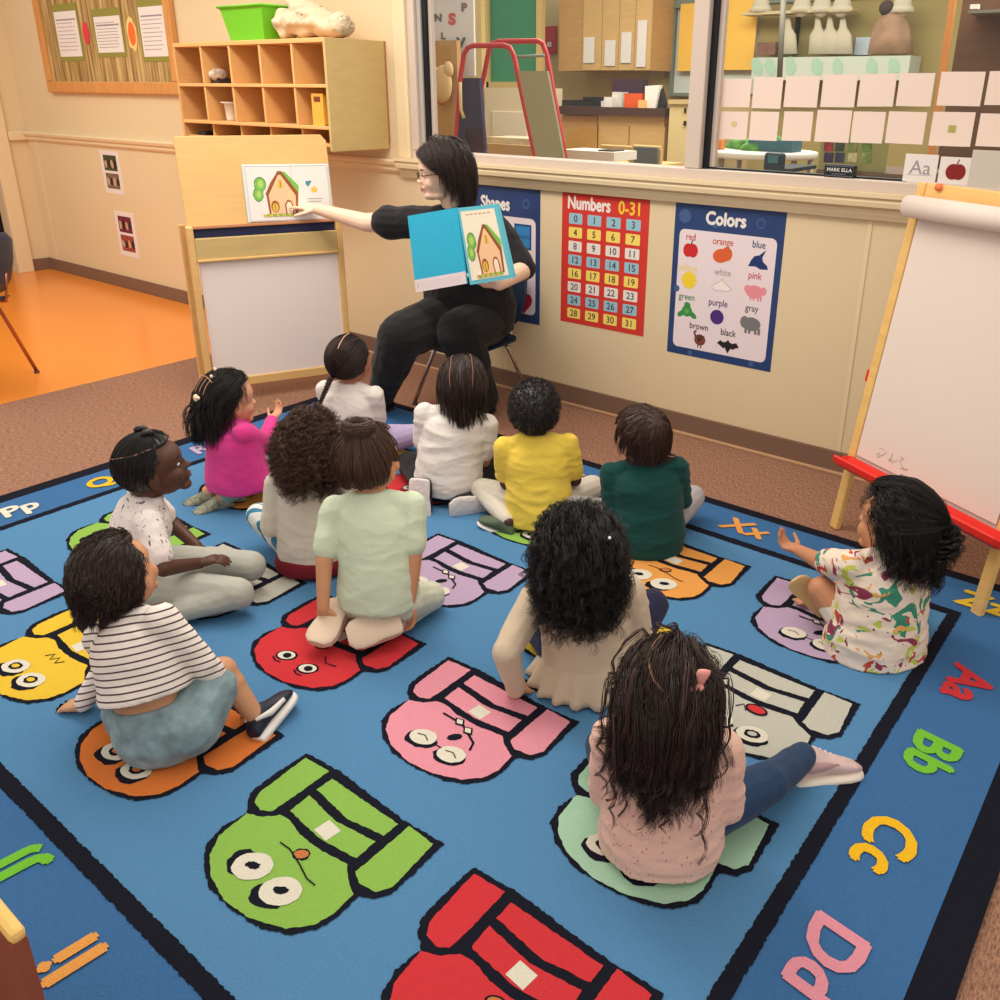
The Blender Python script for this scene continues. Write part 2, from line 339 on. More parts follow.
def figure(x0, ytop, m, kind):
    o = lambda pts: [(x0+u, ytop+v) for u, v in pts]
    A.poly(o(dens(S_OUT, .006, .0022)), rk, 5)
    for s in (S_A1, S_A2, S_S1, S_S2, S_H): A.poly(o(dens(s, .008, .0012)), m, 6)
    e1, e2, no = crop2rug(262, 470), crop2rug(362, 560), crop2rug(435, 428)
    lab = crop2rug(530, 340); A.poly([(x0+lab[0]+a, ytop+lab[1]+b) for a, b in ((-.024, -.018), (.02, -.022), (.024, .016), (-.02, .02))], rcol['white'], 7)
    if kind == 'lids':
        l1, l2 = crop2rug(178, 482), crop2rug(345, 632)
        A.oval(x0+e1[0]-.024, ytop+e1[1]-.006, .034, .032, rk, 7, .2, j=.08); A.oval(x0+e2[0]-.010, ytop+e2[1]-.022, .040, .028, rk, 7, .3, j=.08)
        for e in (e1, e2): A.oval(x0+e[0], ytop+e[1], .043, .034, rcol['white'], 8, .5, j=.03); A.oval(x0+e[0], ytop+e[1]+.002, .016, .009, rk, 9, .4, j=.2)
        A.oval(x0+no[0], ytop+no[1], .020, .015, rk, 7, .6, j=.1); A.oval(x0+no[0], ytop+no[1], .016, .011, rcol['brown'], 8, .6)
        A.line(o(L_([(360, 385), (395, 410), (430, 465), (455, 515), (485, 540)])), .003, rk, 9)
    elif kind == 'glasses':
        for e in (e1, e2):
            A.oval(x0+e[0], ytop+e[1]-.008, .042, .030, rk, 7, .3, j=.08); A.oval(x0+e[0], ytop+e[1], .036, .027, rcol['white'], 8, .3, j=.05)
            A.line([(x0+e[0]-.02, ytop+e[1]), (x0+e[0], ytop+e[1]+.006), (x0+e[0]+.018, ytop+e[1]-.004)], .003, rk, 9)
        A.line([(x0+e1[0], ytop+e1[1]), (x0+e2[0], ytop+e2[1])], .004, rk, 7)
        c = crop2rug(395, 470); A.oval(x0+c[0], ytop+c[1], .012, .020, rk, 7, -.7, n=8)
        b = crop2rug(445, 415)
        A.line([(x0+b[0]-.075, ytop+b[1]+.005), (x0+b[0]-.03, ytop+b[1]+.004), (x0+b[0], ytop+b[1]), (x0+b[0]+.06, ytop+b[1]-.03), (x0+b[0]+.07, ytop+b[1]-.055)], .006, rk, 8)
        for q in (-.018, .020): A.oval(x0+b[0]+q, ytop+b[1]-q*.3, .020, .014, rk, 9, -.3, n=4); A.oval(x0+b[0]+q, ytop+b[1]-q*.3, .013, .009, rcol['white'], 10, -.3, n=4)
    elif kind == 'smile':
        for e in (e1, e2): A.oval(x0+e[0], ytop+e[1], .032, .023, rk, 7, .4, j=.05); A.oval(x0+e[0], ytop+e[1], .026, .018, rcol['white'], 8, .4); A.oval(x0+e[0]+.003, ytop+e[1], .013, .011, rk, 9); A.line([(x0+e[0]-.026, ytop+e[1]-.026), (x0+e[0]-.006, ytop+e[1]-.034), (x0+e[0]+.012, ytop+e[1]-.03)], .005, rk, 7)
        A.oval(x0+no[0]-.01, ytop+no[1]+.008, .022, .013, rk, 7, .3); A.oval(x0+no[0]-.01, ytop+no[1]+.008, .017, .009, rcol['brown'], 8, .3)
        c = crop2rug(470, 520); A.line([(x0+c[0]-.03, ytop+c[1]+.01), (x0+c[0]-.005, ytop+c[1]-.008), (x0+c[0]+.03, ytop+c[1])], .004, rk, 8)
    else:
        for e in (e1, e2):
            A.oval(x0+e[0], ytop+e[1]-.012, .044, .032, rk, 7, .2, j=.1); A.oval(x0+e[0], ytop+e[1], .040, .029, rcol['white'], 8, .3, j=.04)
            A.oval(x0+e[0], ytop+e[1], .020, .015, rk, 9, .3, j=.1); A.oval(x0+e[0], ytop+e[1], .012, .008, m, 10, .3)
        A.line([(x0+no[0]-.04+k*.014, ytop+no[1]+(.012 if k % 2 else -.008)) for k in range(6)], .004, rk, 8)
        if kind == 'bow': A.oval(x0+no[0]+.01, ytop+no[1]+.01, .03, .02, rk, 9); A.oval(x0+no[0]+.01, ytop+no[1]+.01, .024, .014, rcol['red'], 10)
XC = (-3.09, -2.553, -2.015, -1.475, -.938); YR = (.997, 1.487, 2.0, 2.482)
PLAN = [['lilac/plain', 'yellow/plain', 'orange/plain', 'green/lids', 'red/smile'], ['green/lids', 'grey/plain', 'red/smile', 'pink/glasses', 'mint/plain'],
        ['amber/glasses', 'pink/lids', 'lilac/glasses', 'yellow/lids', 'grey/bow'], ['yellow/plain', 'red/smile', 'green/plain', 'amber/lids', 'lilac/glasses']]
for r, row in enumerate(PLAN):
    for c, s in enumerate(row): cc, kk = s.split('/'); figure(XC[c], YR[r], rcol[cc], kk)
LC = [rcol[k] for k in ('red', 'olive', 'gold', 'pink', 'orange')]
letters = []
def letter(t, u, v, rot, m, size=.15): A.text(t, u, v, size, m, 5, rot, bold=.035, shear=.12)
cols = dict(A='red', B='olive', C='gold', D='pink', E='orange', F='lilac', G='yellow', H='red', I='amber', J='olive', K='pink', L='gold', M='red', N='lilac', O='white', P='white', Q='gold', R='lilac', S='olive', T='red', U='pink', V='amber', W='white', X='amber', Y='lilac', Z='yellow')
for t, y in zip('ABCDE', (2.27, 1.93, 1.585, 1.25, .90)): letter(t+t.lower(), -.335, y-.005, -PI/2, rcol[cols[t]])
for t, x in zip('FGHIJKLMN', [-.40-.307*i+.16 for i in range(1, 10)]): pass
for i, t in enumerate('FGHIJKLMN'): letter(t+t.lower(), -.445-.308*i, .437, PI, rcol[cols[t]])
for t, y in zip('OPQR', (.82, 1.15, 1.49, 1.93)): letter(t+t.lower(), -3.335, y, PI/2, rcol[cols[t]], .13)
for i, t in enumerate('STUVWXYZ'): letter(t+t.lower(), -3.19+.405*i, 2.68, 0, rcol[cols[t]], .14)
o = A.build('rug'); tag(o, 'blue alphabet rug with black borders and rows of coloured cartoon faces', 'rug')

# ================================================================ posters
blk = M('print_black', (34, 32, 34), .6); wht = M('print_white', (232, 224, 218), .6)
def wallart(x0, z0, off=.001):
    return Art(lambda u, v, w: (x0+u, YW-off-w, z0+v), dz=.0003)
navy = M('poster_navy', (42, 64, 112), .4, var=.12, vscale=9)
pw = M('poster_lilac_white', (230, 214, 218), .4)
navy2 = M('poster_navy_edge', (66, 92, 140), .4)
def cc(n, c): return M('print_'+n, c, .5)
# Shapes
a = wallart(-3.19, .378); a.box((-3.19, YW-.001, .378), (-2.70, YW, 1.05), navy)
a.rrect(.03, .045, .462, .53, .03, pw, 1)
a.text('Shapes', .20, .56, .088, wht, 3, bold=.045, sx=.8); a.oval(.40, .60, .022, .025, navy2, 2); a.oval(.40, .60, .014, .016, navy, 3)
a.text('mesh', .30, .545, .02, navy2, 2)
a.rect(.325, .375, .435, .50, cc('square_edge', (30, 70, 130)), 2); a.rect(.335, .385, .425, .49, cc('square_blue', (50, 130, 190)), 3); a.text('square', .38, .43, .03, navy, 4)
a.poly([(.382, .345), (.437, .295), (.425, .235), (.335, .235), (.322, .295)], cc('pentagon', (60, 44, 104)), 2)
a.rect(.31, .155, .395, .215, cc('greybox', (110, 104, 130)), 2); a.rect(.322, .163, .386, .207, pw, 3); a.text('A5', .354, .168, .04, navy, 4)
hp = []
for k in range(24):
    t = 2*PI*k/24; hp.append((.385+.0036*16*math.sin(t)**3, .105+.0040*(13*math.cos(t)-5*math.cos(2*t)-2*math.cos(3*t)-math.cos(4*t))))
a.poly(hp, cc('heart', (172, 36, 70)), 2)
for (u, v, k) in ((.10, .43, 20), (.10, .30, 3), (.10, .17, 6), (.21, .43, 4), (.21, .30, 8), (.21, .17, 5)):
    a.oval(u, v, .045, .05, cc('sh%d' % k, [(210, 90, 40), (60, 140, 80), (220, 180, 60), (190, 50, 60), (90, 60, 140), (60, 130, 180)][k % 6]), 2, n=k, rot=PI/2)
a.poly([(.285, .09), (.30, .12), (.315, .09), (.30, .07)], blk, 2)
tag(a.build('shapes_poster'), 'blue Shapes poster with square, pentagon and red heart, partly behind seated adult', 'poster')
# Numbers
a = wallart(-2.567, .425); pr = cc('poster_red', (206, 56, 48)); a.box((-2.567, YW-.001, .425), (-2.08, YW, 1.052), pr)
a.text('Numbers', .155, .555, .083, wht, 2, bold=.04, sx=.78); a.text('0-31', .385, .553, .083, cc('gold', (246, 196, 60)), 2, bold=.025, sx=.85)
rowc = [cc('pale_blue', (150, 190, 206)), cc('pale_yellow', (244, 214, 104)), cc('pale_white', (232, 222, 214))]; rc8 = [0, 1, 2, 0, 1, 2, 0, 1]
for k in range(32):
    r, c = divmod(k, 4); u = .042+c*.108; v = .488-r*.0655
    a.rrect(u, v-.004, u+.078, v+.046, .006, rowc[rc8[r]], 1); a.text(str(k), u+.039, v+.006, .045, cc('digit', (60, 44, 60)), 2, bold=.012)
tag(a.build('numbers_poster'), 'red Numbers 0-31 poster with rows of number boxes', 'poster')
# Colors
a = wallart(-1.949, .378); a.box((-1.949, YW-.001, .378), (-1.437, YW, 1.053), navy)
a.rrect(.028, .035, .484, .565, .025, pw, 1)
for u, v, r in ((.03, .62, .05), (.5, .62, .03), (.18, .60, .03), (.49, .03, .03), (.4, .02, .02), (.01, .3, .025), (.5, .3, .03), (.1, .015, .02)):
    if u < .46: a.oval(u+.02, v, r*.6, r*.6, navy2, 1)
a.text('Colors', .245, .597, .075, wht, 3, bold=.045, sx=.9); a.oval(.405, .62, .020, .021, navy2, 2); a.oval(.405, .62, .014, .015, navy, 3)
W_ = [('red', .085, .52, (190, 60, 60)), ('orange', .24, .515, (196, 80, 60)), ('blue', .405, .52, (44, 60, 110)), ('yellow', .08, .385, (232, 208, 120)), ('white', .25, .385, (170, 160, 150)), ('pink', .40, .39, (190, 70, 90)),
      ('green', .085, .255, (70, 130, 80)), ('purple', .24, .25, (80, 50, 110)), ('gray', .40, .25, (90, 90, 90)), ('brown', .155, .13, (70, 50, 40)), ('black', .30, .125, (40, 40, 40))]
for t, u, v, c in W_: a.text(t, u, v, .042, cc('w_'+t, c), 2, bold=.012, sx=.85)
red = cc('apple', (200, 40, 40)); a.oval(.075, .475, .024, .030, red, 2); a.oval(.100, .475, .024, .030, red, 2); a.line([(.088, .50), (.095, .52)], .005, blk, 3)
og = cc('pumpkin', (216, 96, 50)); a.oval(.235, .468, .038, .030, og, 2, .2); a.oval(.262, .478, .026, .030, og, 2)
bl = cc('dolphin', (30, 52, 110)); a.poly([(.365, .44), (.375, .465), (.39, .485), (.41, .49), (.44, .515), (.425, .482), (.43, .465), (.45, .45), (.455, .435), (.42, .432), (.40, .442)], bl, 2)
ye = cc('sun', (238, 208, 50)); a.oval(.09, .345, .026, .028, ye, 3)
for k in range(12): t = k*PI/6; a.oval(.09+.03*math.cos(t), .345+.032*math.sin(t), .010, .008, ye, 2, t, n=8)
a.poly([(.20, .325), (.215, .345), (.235, .355), (.25, .372), (.265, .355), (.285, .345), (.30, .33), (.28, .318), (.22, .315)], cc('cloud_edge', (196, 184, 180)), 2)
a.poly([(.205, .328), (.218, .342), (.237, .352), (.25, .366), (.263, .352), (.282, .341), (.295, .33), (.278, .321), (.22, .319)], cc('cloud', (238, 228, 224)), 3)
pg = cc('pig', (226, 140, 150)); a.oval(.405, .335, .040, .028, pg, 2); a.oval(.372, .345, .016, .016, pg, 3); a.oval(.445, .342, .014, .018, pg, 2)
for u in (.385, .40, .42, .432): a.rect(u, .298, u+.008, .32, pg, 2)
gr = cc('frog', (60, 140, 70)); a.oval(.09, .205, .026, .026, gr, 2); a.oval(.09, .232, .016, .014, gr, 3); a.oval(.062, .19, .022, .012, gr, 2, .6); a.oval(.12, .19, .022, .012, gr, 2, -.6); a.oval(.09, .205, .012, .012, cc('frog2', (90, 170, 80)), 3)
a.oval(.24, .20, .033, .033, cc('purple', (74, 44, 120)), 2)
gy = cc('elephant', (120, 116, 118)); a.oval(.405, .195, .042, .030, gy, 2); a.oval(.372, .20, .020, .026, gy, 3)
for u in (.375, .392, .42, .436): a.rect(u, .152, u+.012, .18, gy, 2)
br = cc('turkey', (120, 66, 50)); a.oval(.165, .083, .028, .026, br, 2); a.line([(.145, .09), (.135, .115), (.145, .125)], .010, br, 3); a.rect(.155, .045, .160, .06, blk, 2); a.rect(.170, .045, .175, .06, blk, 2)
for k in range(4): a.line([(.16, .075), (.15+.012*k, .106)], .003, blk, 3)
a.poly([(.25, .085), (.265, .10), (.282, .093), (.295, .098), (.303, .108), (.31, .098), (.325, .093), (.343, .10), (.357, .08), (.34, .075), (.328, .066), (.318, .07), (.304, .045), (.29, .07), (.28, .066), (.268, .075)], blk, 2)
tag(a.build('colors_poster'), 'navy Colors poster with colour words and small pictures', 'poster')

# ================================================================ left part: bulletin board and photo strips
oak = wood('oak_frame', (206, 146, 84), (30, 30, 2)); barn = M('plank_paper', (176, 140, 92), .7)
nt = barn.node_tree; N = nt.nodes; L = nt.links
tc = N.new('ShaderNodeTexCoord'); mp = N.new('ShaderNodeMapping'); mp.inputs['Scale'].default_value = (22, 1, 1.2); L.new(tc.outputs['Object'], mp.inputs[0])
n1 = N.new('ShaderNodeTexNoise'); n1.inputs['Scale'].default_value = 1.6; n1.inputs['Detail'].default_value = 5; L.new(mp.outputs[0], n1.inputs['Vector'])
cr = N.new('ShaderNodeValToRGB'); e = cr.color_ramp.elements; e[0].position = .33; e[0].color = lin((122, 88, 56)); e[1].position = .68; e[1].color = lin((206, 178, 124))
e2_ = cr.color_ramp.elements.new(.5); e2_.color = lin((168, 138, 84)); L.new(n1.outputs[0], cr.inputs[0]); L.new(cr.outputs[0], N['Principled BSDF'].inputs['Base Color'])
bb = thing('bulletin_board', 'wood framed bulletin board with plank paper backing', 'notice board', (-6.6, YW, 1.9))
g = G(); g.box((-.88, -.02, -.40), (.86, 0, .62), barn); g.build('backing', bb)
g = G()
g.box((-.93, -.04, -.45), (.92, 0, -.37), oak); g.box((-.93, -.04, .60), (.92, 0, .68), oak); g.box((-.93, -.04, -.37), (-.85, 0, .60), oak); g.box((.84, -.04, -.37), (.92, 0, .60), oak)
g.build('frame', bb, bevel=.008)
def wrect(x0, y0, x1, y1, Y):
    ym = (max(y0, 0)+min(y1, 300))/2; a, b = wy(x0, y1, Y), wy(x1, y0, Y); a.x = wy(x0, ym, Y).x; b.x = wy(x1, ym, Y).x; return a, b
paper = M('white_paper', (226, 218, 214), .7); olive = M('olive_card', (140, 136, 62), .7); pencil = M('pencil_grey', (150, 140, 150), .7)
for i, (x0, y0, x1, y1, lb, tb) in enumerate(((57, 10, 79, 57, 'narrow white sheet on olive card, nearest the board\'s left frame', 1), (96, 15, 122, 53, 'white printed sheet on olive card between the red and orange rosettes', 1), (141, 5, 166, 57, 'tall white sheet on olive card beside the wooden cubby', 1))):
    p0, p1 = wrect(x0, y0, x1, y1, YW-.022); w = p1.x-p0.x
    r = thing('notice_sheet', lb, 'notice', (p0.x, YW-.0215, p0.z), 0, 'notices on the bulletin board')
    a = Art(lambda u, v, w_: (u, -w_, v)); h = p1.z-p0.z
    a.box((-.02, -.001, -.03), (w+.02, 0, h+.05), olive); a.build('backing_card', r)
    a = Art(lambda u, v, w_: (u, -.002-w_, v)); a.box((0, -.002, 0), (w, -.001, h), paper); a.rect(.02, h-.06, w-.02, h-.05, pencil, 1)
    for k in range(9): a.rect(.02, h*.82-k*h*.085, w-.03-random.random()*.05, h*.82-k*h*.085+.004, pencil, 1)
    a.build('sheet', r)
for (x, y, c, n, lb) in ((86, 33, (214, 60, 70), 'rosette', 'red paper fruit rosette between two notices'), (132, 34, (236, 110, 50), 'rosette', 'orange paper rosette with pale ring between two notices')):
    p = wy(x, y, YW-.022); a = Art(lambda u, v, w_: (u, -.001-w_, v)); mm = cc('ros%d' % x, c)
    if x > 100: a.oval(0, 0, .062, .105, cc('ring', (232, 206, 130)), 0, n=22, j=.12)
    a.oval(0, 0, .045, .075, mm, 2, j=.03)
    a.prism([(.042*math.cos(k), .07*math.sin(k)) for k in [i*PI/6 for i in range(12)]], 0, .0012, mm, lambda u, v, h: (u, -h, v))
    o = a.build(n); o.location = (p.x, YW-.0215, p.z); tag(o, lb, 'decoration')
for k, (x0, y0, x1, y1, c1, c2, lb) in enumerate(((103, 152, 121, 192, (70, 74, 50), (120, 100, 80), 'white strip with two green photos, higher on the wall'), (118, 214, 136, 254, (110, 40, 60), (150, 70, 60), 'white strip with two reddish photos, lower on the wall'))):
    p0, p1 = wrect(x0, y0, x1, y1, YW); w = p1.x-p0.x; h = p1.z-p0.z
    a = Art(lambda u, v, w_: (u, -.002-w_, v)); a.box((0, -.002, 0), (w, 0, h), paper)
    for v0, c in ((.54, c1), (.12, c2)):
        mm = M('photo%d%.2f' % (k, v0), c, .5, var=.6, vscale=60); a.rect(w*.15, h*v0, w*.85, h*(v0+.36), mm, 1)
        for q in range(4): a.oval(w*(.25+.17*q), h*(v0+.16), w*.07, h*.10, cc('ph%d' % (q % 2), ((200, 160, 130), (40, 40, 44))[q % 2]), 2, n=8, j=.2)
    o = a.build('photo_strip'); o.location = (p0.x, YW, p0.z); tag(o, lb, 'photo strip')

# ================================================================ wall cubby with things
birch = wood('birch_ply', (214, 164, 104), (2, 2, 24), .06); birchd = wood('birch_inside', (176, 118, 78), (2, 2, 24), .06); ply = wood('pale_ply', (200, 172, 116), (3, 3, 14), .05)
edge = M('birch_edge', (228, 176, 112), .5)
CX0, CX1, CY, CZ0, CZ1 = -5.095, -3.737, 3.06, 1.197, 1.735
cub = thing('wall_cubby', 'open birch cubby shelf with five columns mounted on wall', 'shelf', (CX0, YW, CZ0))
def cb(name, a, b, m, lab=None):
    g = G(); g.box((a[0]-CX0, a[1]-YW, a[2]-CZ0), (b[0]-CX0, b[1]-YW, b[2]-CZ0), m); g.build(name, cub, bevel=.003, label=lab)
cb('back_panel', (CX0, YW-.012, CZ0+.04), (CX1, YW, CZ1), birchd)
cb('side_panel', (CX1-.018, CY, CZ0), (CX1, YW-.012, CZ1), ply); cb('side_panel', (CX0, CY, CZ0), (CX0+.018, YW-.012, CZ1), birch)
cb('top_board', (CX0+.018, CY, CZ1-.022), (CX1-.018, YW-.012, CZ1), edge)
for z in (1.512, 1.312): cb('shelf_board', (CX0+.018, CY, z-.009), (CX1-.018, YW-.012, z+.009), edge)
cb('shelf_board', (CX0+.018, CY+.02, CZ0+.02), (CX1-.018, YW-.012, CZ0+.038), edge)
for k in range(1, 5):
    x = CX0+k*(CX1-CX0)/5
    cb('divider', (x-.008, CY+.004, 1.521), (x+.008, YW-.012, CZ1-.022), edge); cb('divider', (x-.008, CY+.004, 1.321), (x+.008, YW-.012, 1.503), edge); cb('divider', (x-.008, CY+.03, CZ0+.038), (x+.008, YW-.012, 1.303), edge)
# green bin on the cubby
gb = thing('storage_bin', 'bright green plastic bin on top of the cubby', 'bin', (-4.45, 3.22, CZ1))
gm = M('green_plastic', (112, 196, 44), .35)
g = G(); secs = [(0, .150, .10), (.155, .185, .125), (.168, .195, .135), (.175, .195, .135)]
def rbox_tub(g, secs, th, m):
    rings = []
    for z, a, b in secs: rings.append([(-a, -b, z), (a, -b, z), (a, b, z), (-a, b, z)])
    inner = [[(x*(1-th/abs(x)), y*(1-th/abs(y)), max(z, th)) for x, y, z in r] for r in rings][::-1]
    R = rings+inner; vs = [p for r in R for p in r]; fs = [(3, 2, 1, 0)]
    for i in range(len(R)-1): fs += [(i*4+j, i*4+(j+1) % 4, i*4+4+(j+1) % 4, i*4+4+j) for j in range(4)]
    n = len(vs); fs.append((n-4, n-3, n-2, n-1)); g.add(vs, fs, m)
rbox_tub(g, secs, .006, gm); g.build('tub', gb, bevel=.004)
g = G(); g.tube([(-.195, -.135, .17), (.195, -.135, .17), (.195, .135, .17), (-.195, .135, .17)], .006, gm, 8, closed=True); g.build('rim', gb)
# cubby contents
g = G(); g.box((-.035, -.05, 0), (.035, .05, .03), M('shoe_dark', (60, 50, 50), .4)); g.ell((0, -.02, .045), (.045, .06, .035), M('shoe_pale', (190, 170, 150), .3, var=.5, vscale=30), n=10)
o = g.build('small_bag'); p = wy(222, 80, 3.15); o.location = (p.x, 3.15, 1.5215); tag(o, 'small dark and white item in an upper cubby cell', 'bag')
g = G(); g.loft([((0, 0, z), r, r, (1, 0, 0), (0, 1, 0)) for z, r in ((0, .028), (.01, .03), (.09, .037), (.097, .055), (.102, .055), (.10, .036), (.02, .026))], M('cup_white', (226, 214, 200), .4))
o = g.build('paper_cup'); p = wy(232, 118, 3.14); o.location = (p.x, 3.14, 1.3215); tag(o, 'white flared cup standing in a middle cubby cell', 'cup')
mg = thing('magazine_file', 'yellow magazine file standing in the cubby cell by the side panel', 'file box', (-3.86, 3.25, 1.3215))
ym = M('file_yellow', (232, 172, 70), .5)
g = G(); g.box((-.045, -.16, 0), (-.04, .12, .15), ym); g.box((.04, -.16, 0), (.045, .12, .15), ym); g.box((-.045, -.16, 0), (.045, .12, .005), ym); g.box((-.045, .115, 0), (.045, .12, .17), ym)
g.box((-.045, -.165, 0), (.045, -.16, .155), ym); g.build('box', mg)
g = G(); g.box((-.025, -.167, .115), (.025, -.1655, .14), M('slot_brown', (120, 56, 30), .6)); g.build('handle_slot', mg)
g = G(); g.box((-.04, -.05, 0), (.04, .05, .02), blk); o = g.build('small_box'); p = wy(190, 135, 3.15); o.location = (-4.95, 3.14, 1.2355); tag(o, 'small black item on the lowest cubby shelf', 'box')

# ================================================================ teaching easel on the left
dv = Vector((.41, .912, 0)).normalized(); nv = Vector((.912, -.41, 0)).normalized()
EP = Vector((-3.62, 2.93, 0)); er = thing('teaching_easel', 'birch teaching easel with white lower panel and sloping upper board', 'easel', EP+dv*(-.335), math.atan2(dv.y, dv.x))
# local x runs along the board, local -y faces the room
eb = wood('easel_birch', (226, 182, 118), (2, 2, 20), .05); wb = M('whiteboard', (240, 224, 216), .3, spec=.4)
g = G(); g.box((-.325, -.01, .125), (.345, .005, .72), wb); g.build('white_panel', er)
for s, x in (('l', -.365), ('r', .345)):
    g = G(); g.box((x, -.03, 0.0), (x+.03, .03, .885), eb); g.build('leg', er, bevel=.006)
    g = G(); g.box((x, .03, .0), (x+.03, .30, .04), eb); g.box((x, .26, .04), (x+.03, .30, .86), eb); g.build('rear_leg', er, bevel=.006)
g = G(); g.box((-.335, -.02, .08), (.345, .0, .125), eb); g.build('bottom_rail', er, bevel=.004)
g = G(); g.box((-.335, -.028, .715), (.345, .0, .83), ply); g.box((-.335, -.038, .72), (.345, -.028, .732), eb); g.build('shelf_front', er, bevel=.003)
g = G(); g.box((-.333, .01, .80), (.343, .03, .868), M('tray_navy', (40, 44, 82), .6)); g.box((-.333, .03, .78), (.343, .25, .80), eb); g.build('book_tray', er)
g = G()
Tm = Matrix.Translation((0, .02, .872)) @ Matrix.Rotation(-math.radians(9), 4, 'X')
pts = [(-.355, 0), (.355, 0), (.355, .39), (.33, .42), (-.355, .42)]
g.prism(pts, 0, .018, eb, lambda u, v, h: Tm @ Vector((u, h, v))); g.box((-.35, -.03, -.004), (.35, .0, .01), M('ledge_brown', (190, 130, 90), .5), Tm); g.build('upper_board', er, bevel=.003)
# open picture book standing on the easel ledge
def picture_book(name, label, W_, H_, loc, rotM, left, right, spread=.12, thick=.012, cover=None):
    r = thing(name, label, 'book'); r.matrix_world = Matrix.Translation(loc) @ rotM.to_4x4()
    return r
pbw, pbh = .40, .262
r = thing('picture_book', 'open picture book with gingerbread house drawing on the easel ledge', 'book', er.location, er.rotation_euler.z)
Tb = Tm @ Matrix.Translation((-.005, -.012, .016)) @ Matrix.Rotation(math.radians(1.0), 4, 'Y')
g = G(); g.box((-.01, -.0, -.004), (pbw+.01, .006, pbh+.006), M('cover_pale', (206, 222, 226), .5), Tb @ Matrix.Translation((-.06, 0, 0))); g.build('cover', r, bevel=.002)
def house(a, X, Y, S, detail=1):
    grn = cc('leaf', (120, 186, 80)); grn2 = cc('leaf2', (176, 206, 100)); dgr = cc('leafline', (60, 120, 60)); brn = cc('ginger', (150, 84, 36)); pch = cc('peach', (236, 192, 150)); yel = cc('window_yellow', (222, 180, 70))
    q = lambda u, v: (X+u*S, Y+v*S)
    for u, v, ru, rv in ((.16, .70, .13, .16), (.10, .48, .11, .15)):
        a.oval(*q(u, v), ru*S, rv*S, dgr, 2, j=.05); a.oval(*q(u, v), ru*S*.88, rv*S*.88, grn, 3); a.oval(*q(u+.01, v+.01), ru*S*.45, rv*S*.5, grn2, 4)
    a.poly([q(*p) for p in ((.30, .04), (.27, .48), (.56, .98), (.64, .98), (.97, .46), (.92, .04))], brn, 3)
    a.poly([q(*p) for p in ((.34, .06), (.32, .47), (.57, .90), (.62, .90), (.91, .45), (.88, .06))], pch, 4)
    a.poly([q(*p) for p in ((.62, .98), (.72, .96), (1.0, .66), (.98, .50))], grn, 2); a.line([q(.62, .98), (q(.80, .74)), q(.97, .48)], .03*S, brn, 5)
    a.line([q(.27, .48), q(.40, .72), q(.58, .96)], .04*S, brn, 5)
    a.poly([q(*p) for p in ((.54, .62), (.56, .76), (.60, .80), (.64, .76), (.66, .62))], yel, 5); a.line([q(.60, .62), q(.60, .79)], .012*S, brn, 6)
    a.oval(*q(.44, .22), .09*S, .13*S, brn, 5); a.oval(*q(.44, .20), .065*S, .10*S, yel, 6); a.line([q(.44, .10), q(.44, .30)], .012*S, brn, 7)
    a.poly([q(*p) for p in ((.66, .06), (.65, .26), (.72, .36), (.80, .34), (.84, .22), (.84, .06))], brn, 5); a.poly([q(*p) for p in ((.69, .06), (.68, .25), (.73, .32), (.79, .30), (.81, .22), (.81, .06))], cc('door_cream', (240, 220, 190)), 6)
    for k in range(10): a.oval(*q(.2+.07*k, .03), .05*S, .03*S, grn if k % 2 else yel, 7, n=9, j=.15)
lw = pbw*.5
a = Art(lambda u, v, w_: Tb @ Vector((-.06+u, -.006-.012*math.sin(min(1, u/pbw)*PI)**2*0-w_, v)), dz=.0003)
a.box((0, -.006, 0), (pbw, 0, pbh), wht, Tb @ Matrix.Translation((-.06, 0, 0))); a.v = a.v
a.line([(0.003, .003), (pbw-.003, .003), (pbw-.003, pbh-.003), (.003, pbh-.003)], .0025, pencil, 1, closed=True); a.line([(lw+.02, 0), (lw+.02, pbh)], .0012, pencil, 1)
house(a, .03, .02, .22)
a.oval(.295, .175, .010, .013, cc('teal', (60, 140, 160)), 2, .4, j=.2); a.oval(.307, .183, .008, .006, cc('teal', (60, 140, 160)), 2)
a.oval(.325, .145, .016, .014, cc('goldbird', (236, 190, 80)), 2, .4, j=.15)
for k in range(5): a.rect(.285+.004*(k % 2), .10-k*.013, .365-.01*(k % 3), .103-k*.013, pencil, 2)
a.build('pages', r)

# ================================================================ paint easel on the right
pu = Vector((.881, -.472, 0)).normalized(); pA = math.atan2(pu.y, pu.x); fL = fl(833, 527); fL.z = 0
pe = thing('paint_easel', 'wooden A-frame paint easel with paper roll and red tray', 'easel', fL+pu*.325, pA)
ew = wood('easel_pine', (226, 182, 112), (2, 2, 16), .07)
TL_ = Matrix.Rotation(-math.radians(8), 4, 'X')       # front frame leans back
for x in (-.335, .30):
    g = G(); g.box((x, -.012, 0), (x+.038, .012, 1.245), ew, TL_); g.build('front_leg', pe, bevel=.006)
    g = G(); T2 = Matrix.Translation((0, .36, 0)) @ Matrix.Rotation(math.radians(8.5), 4, 'X'); g.box((x, -.012, 0), (x+.038, .012, 1.24), ew, T2); g.build('rear_leg', pe, bevel=.006)
g = G(); g.box((-.297, -.010, 1.185), (.30, .010, 1.245), ew, TL_); g.build('top_rail', pe, bevel=.006)
g = G(); g.box((-.297, -.006, .27), (.30, -.001, 1.19), M('easel_board', (206, 192, 184), .5), TL_); g.build('board', pe)
pp = M('easel_paper', (224, 208, 198), .7)
g = G(); g.box((-.292, -.012, .30), (.297, -.0095, 1.17), pp, TL_); g.build('paper_sheet', pe)
A = Art(lambda u, v, w: TL_ @ Vector((u, -.0125-w, v)))
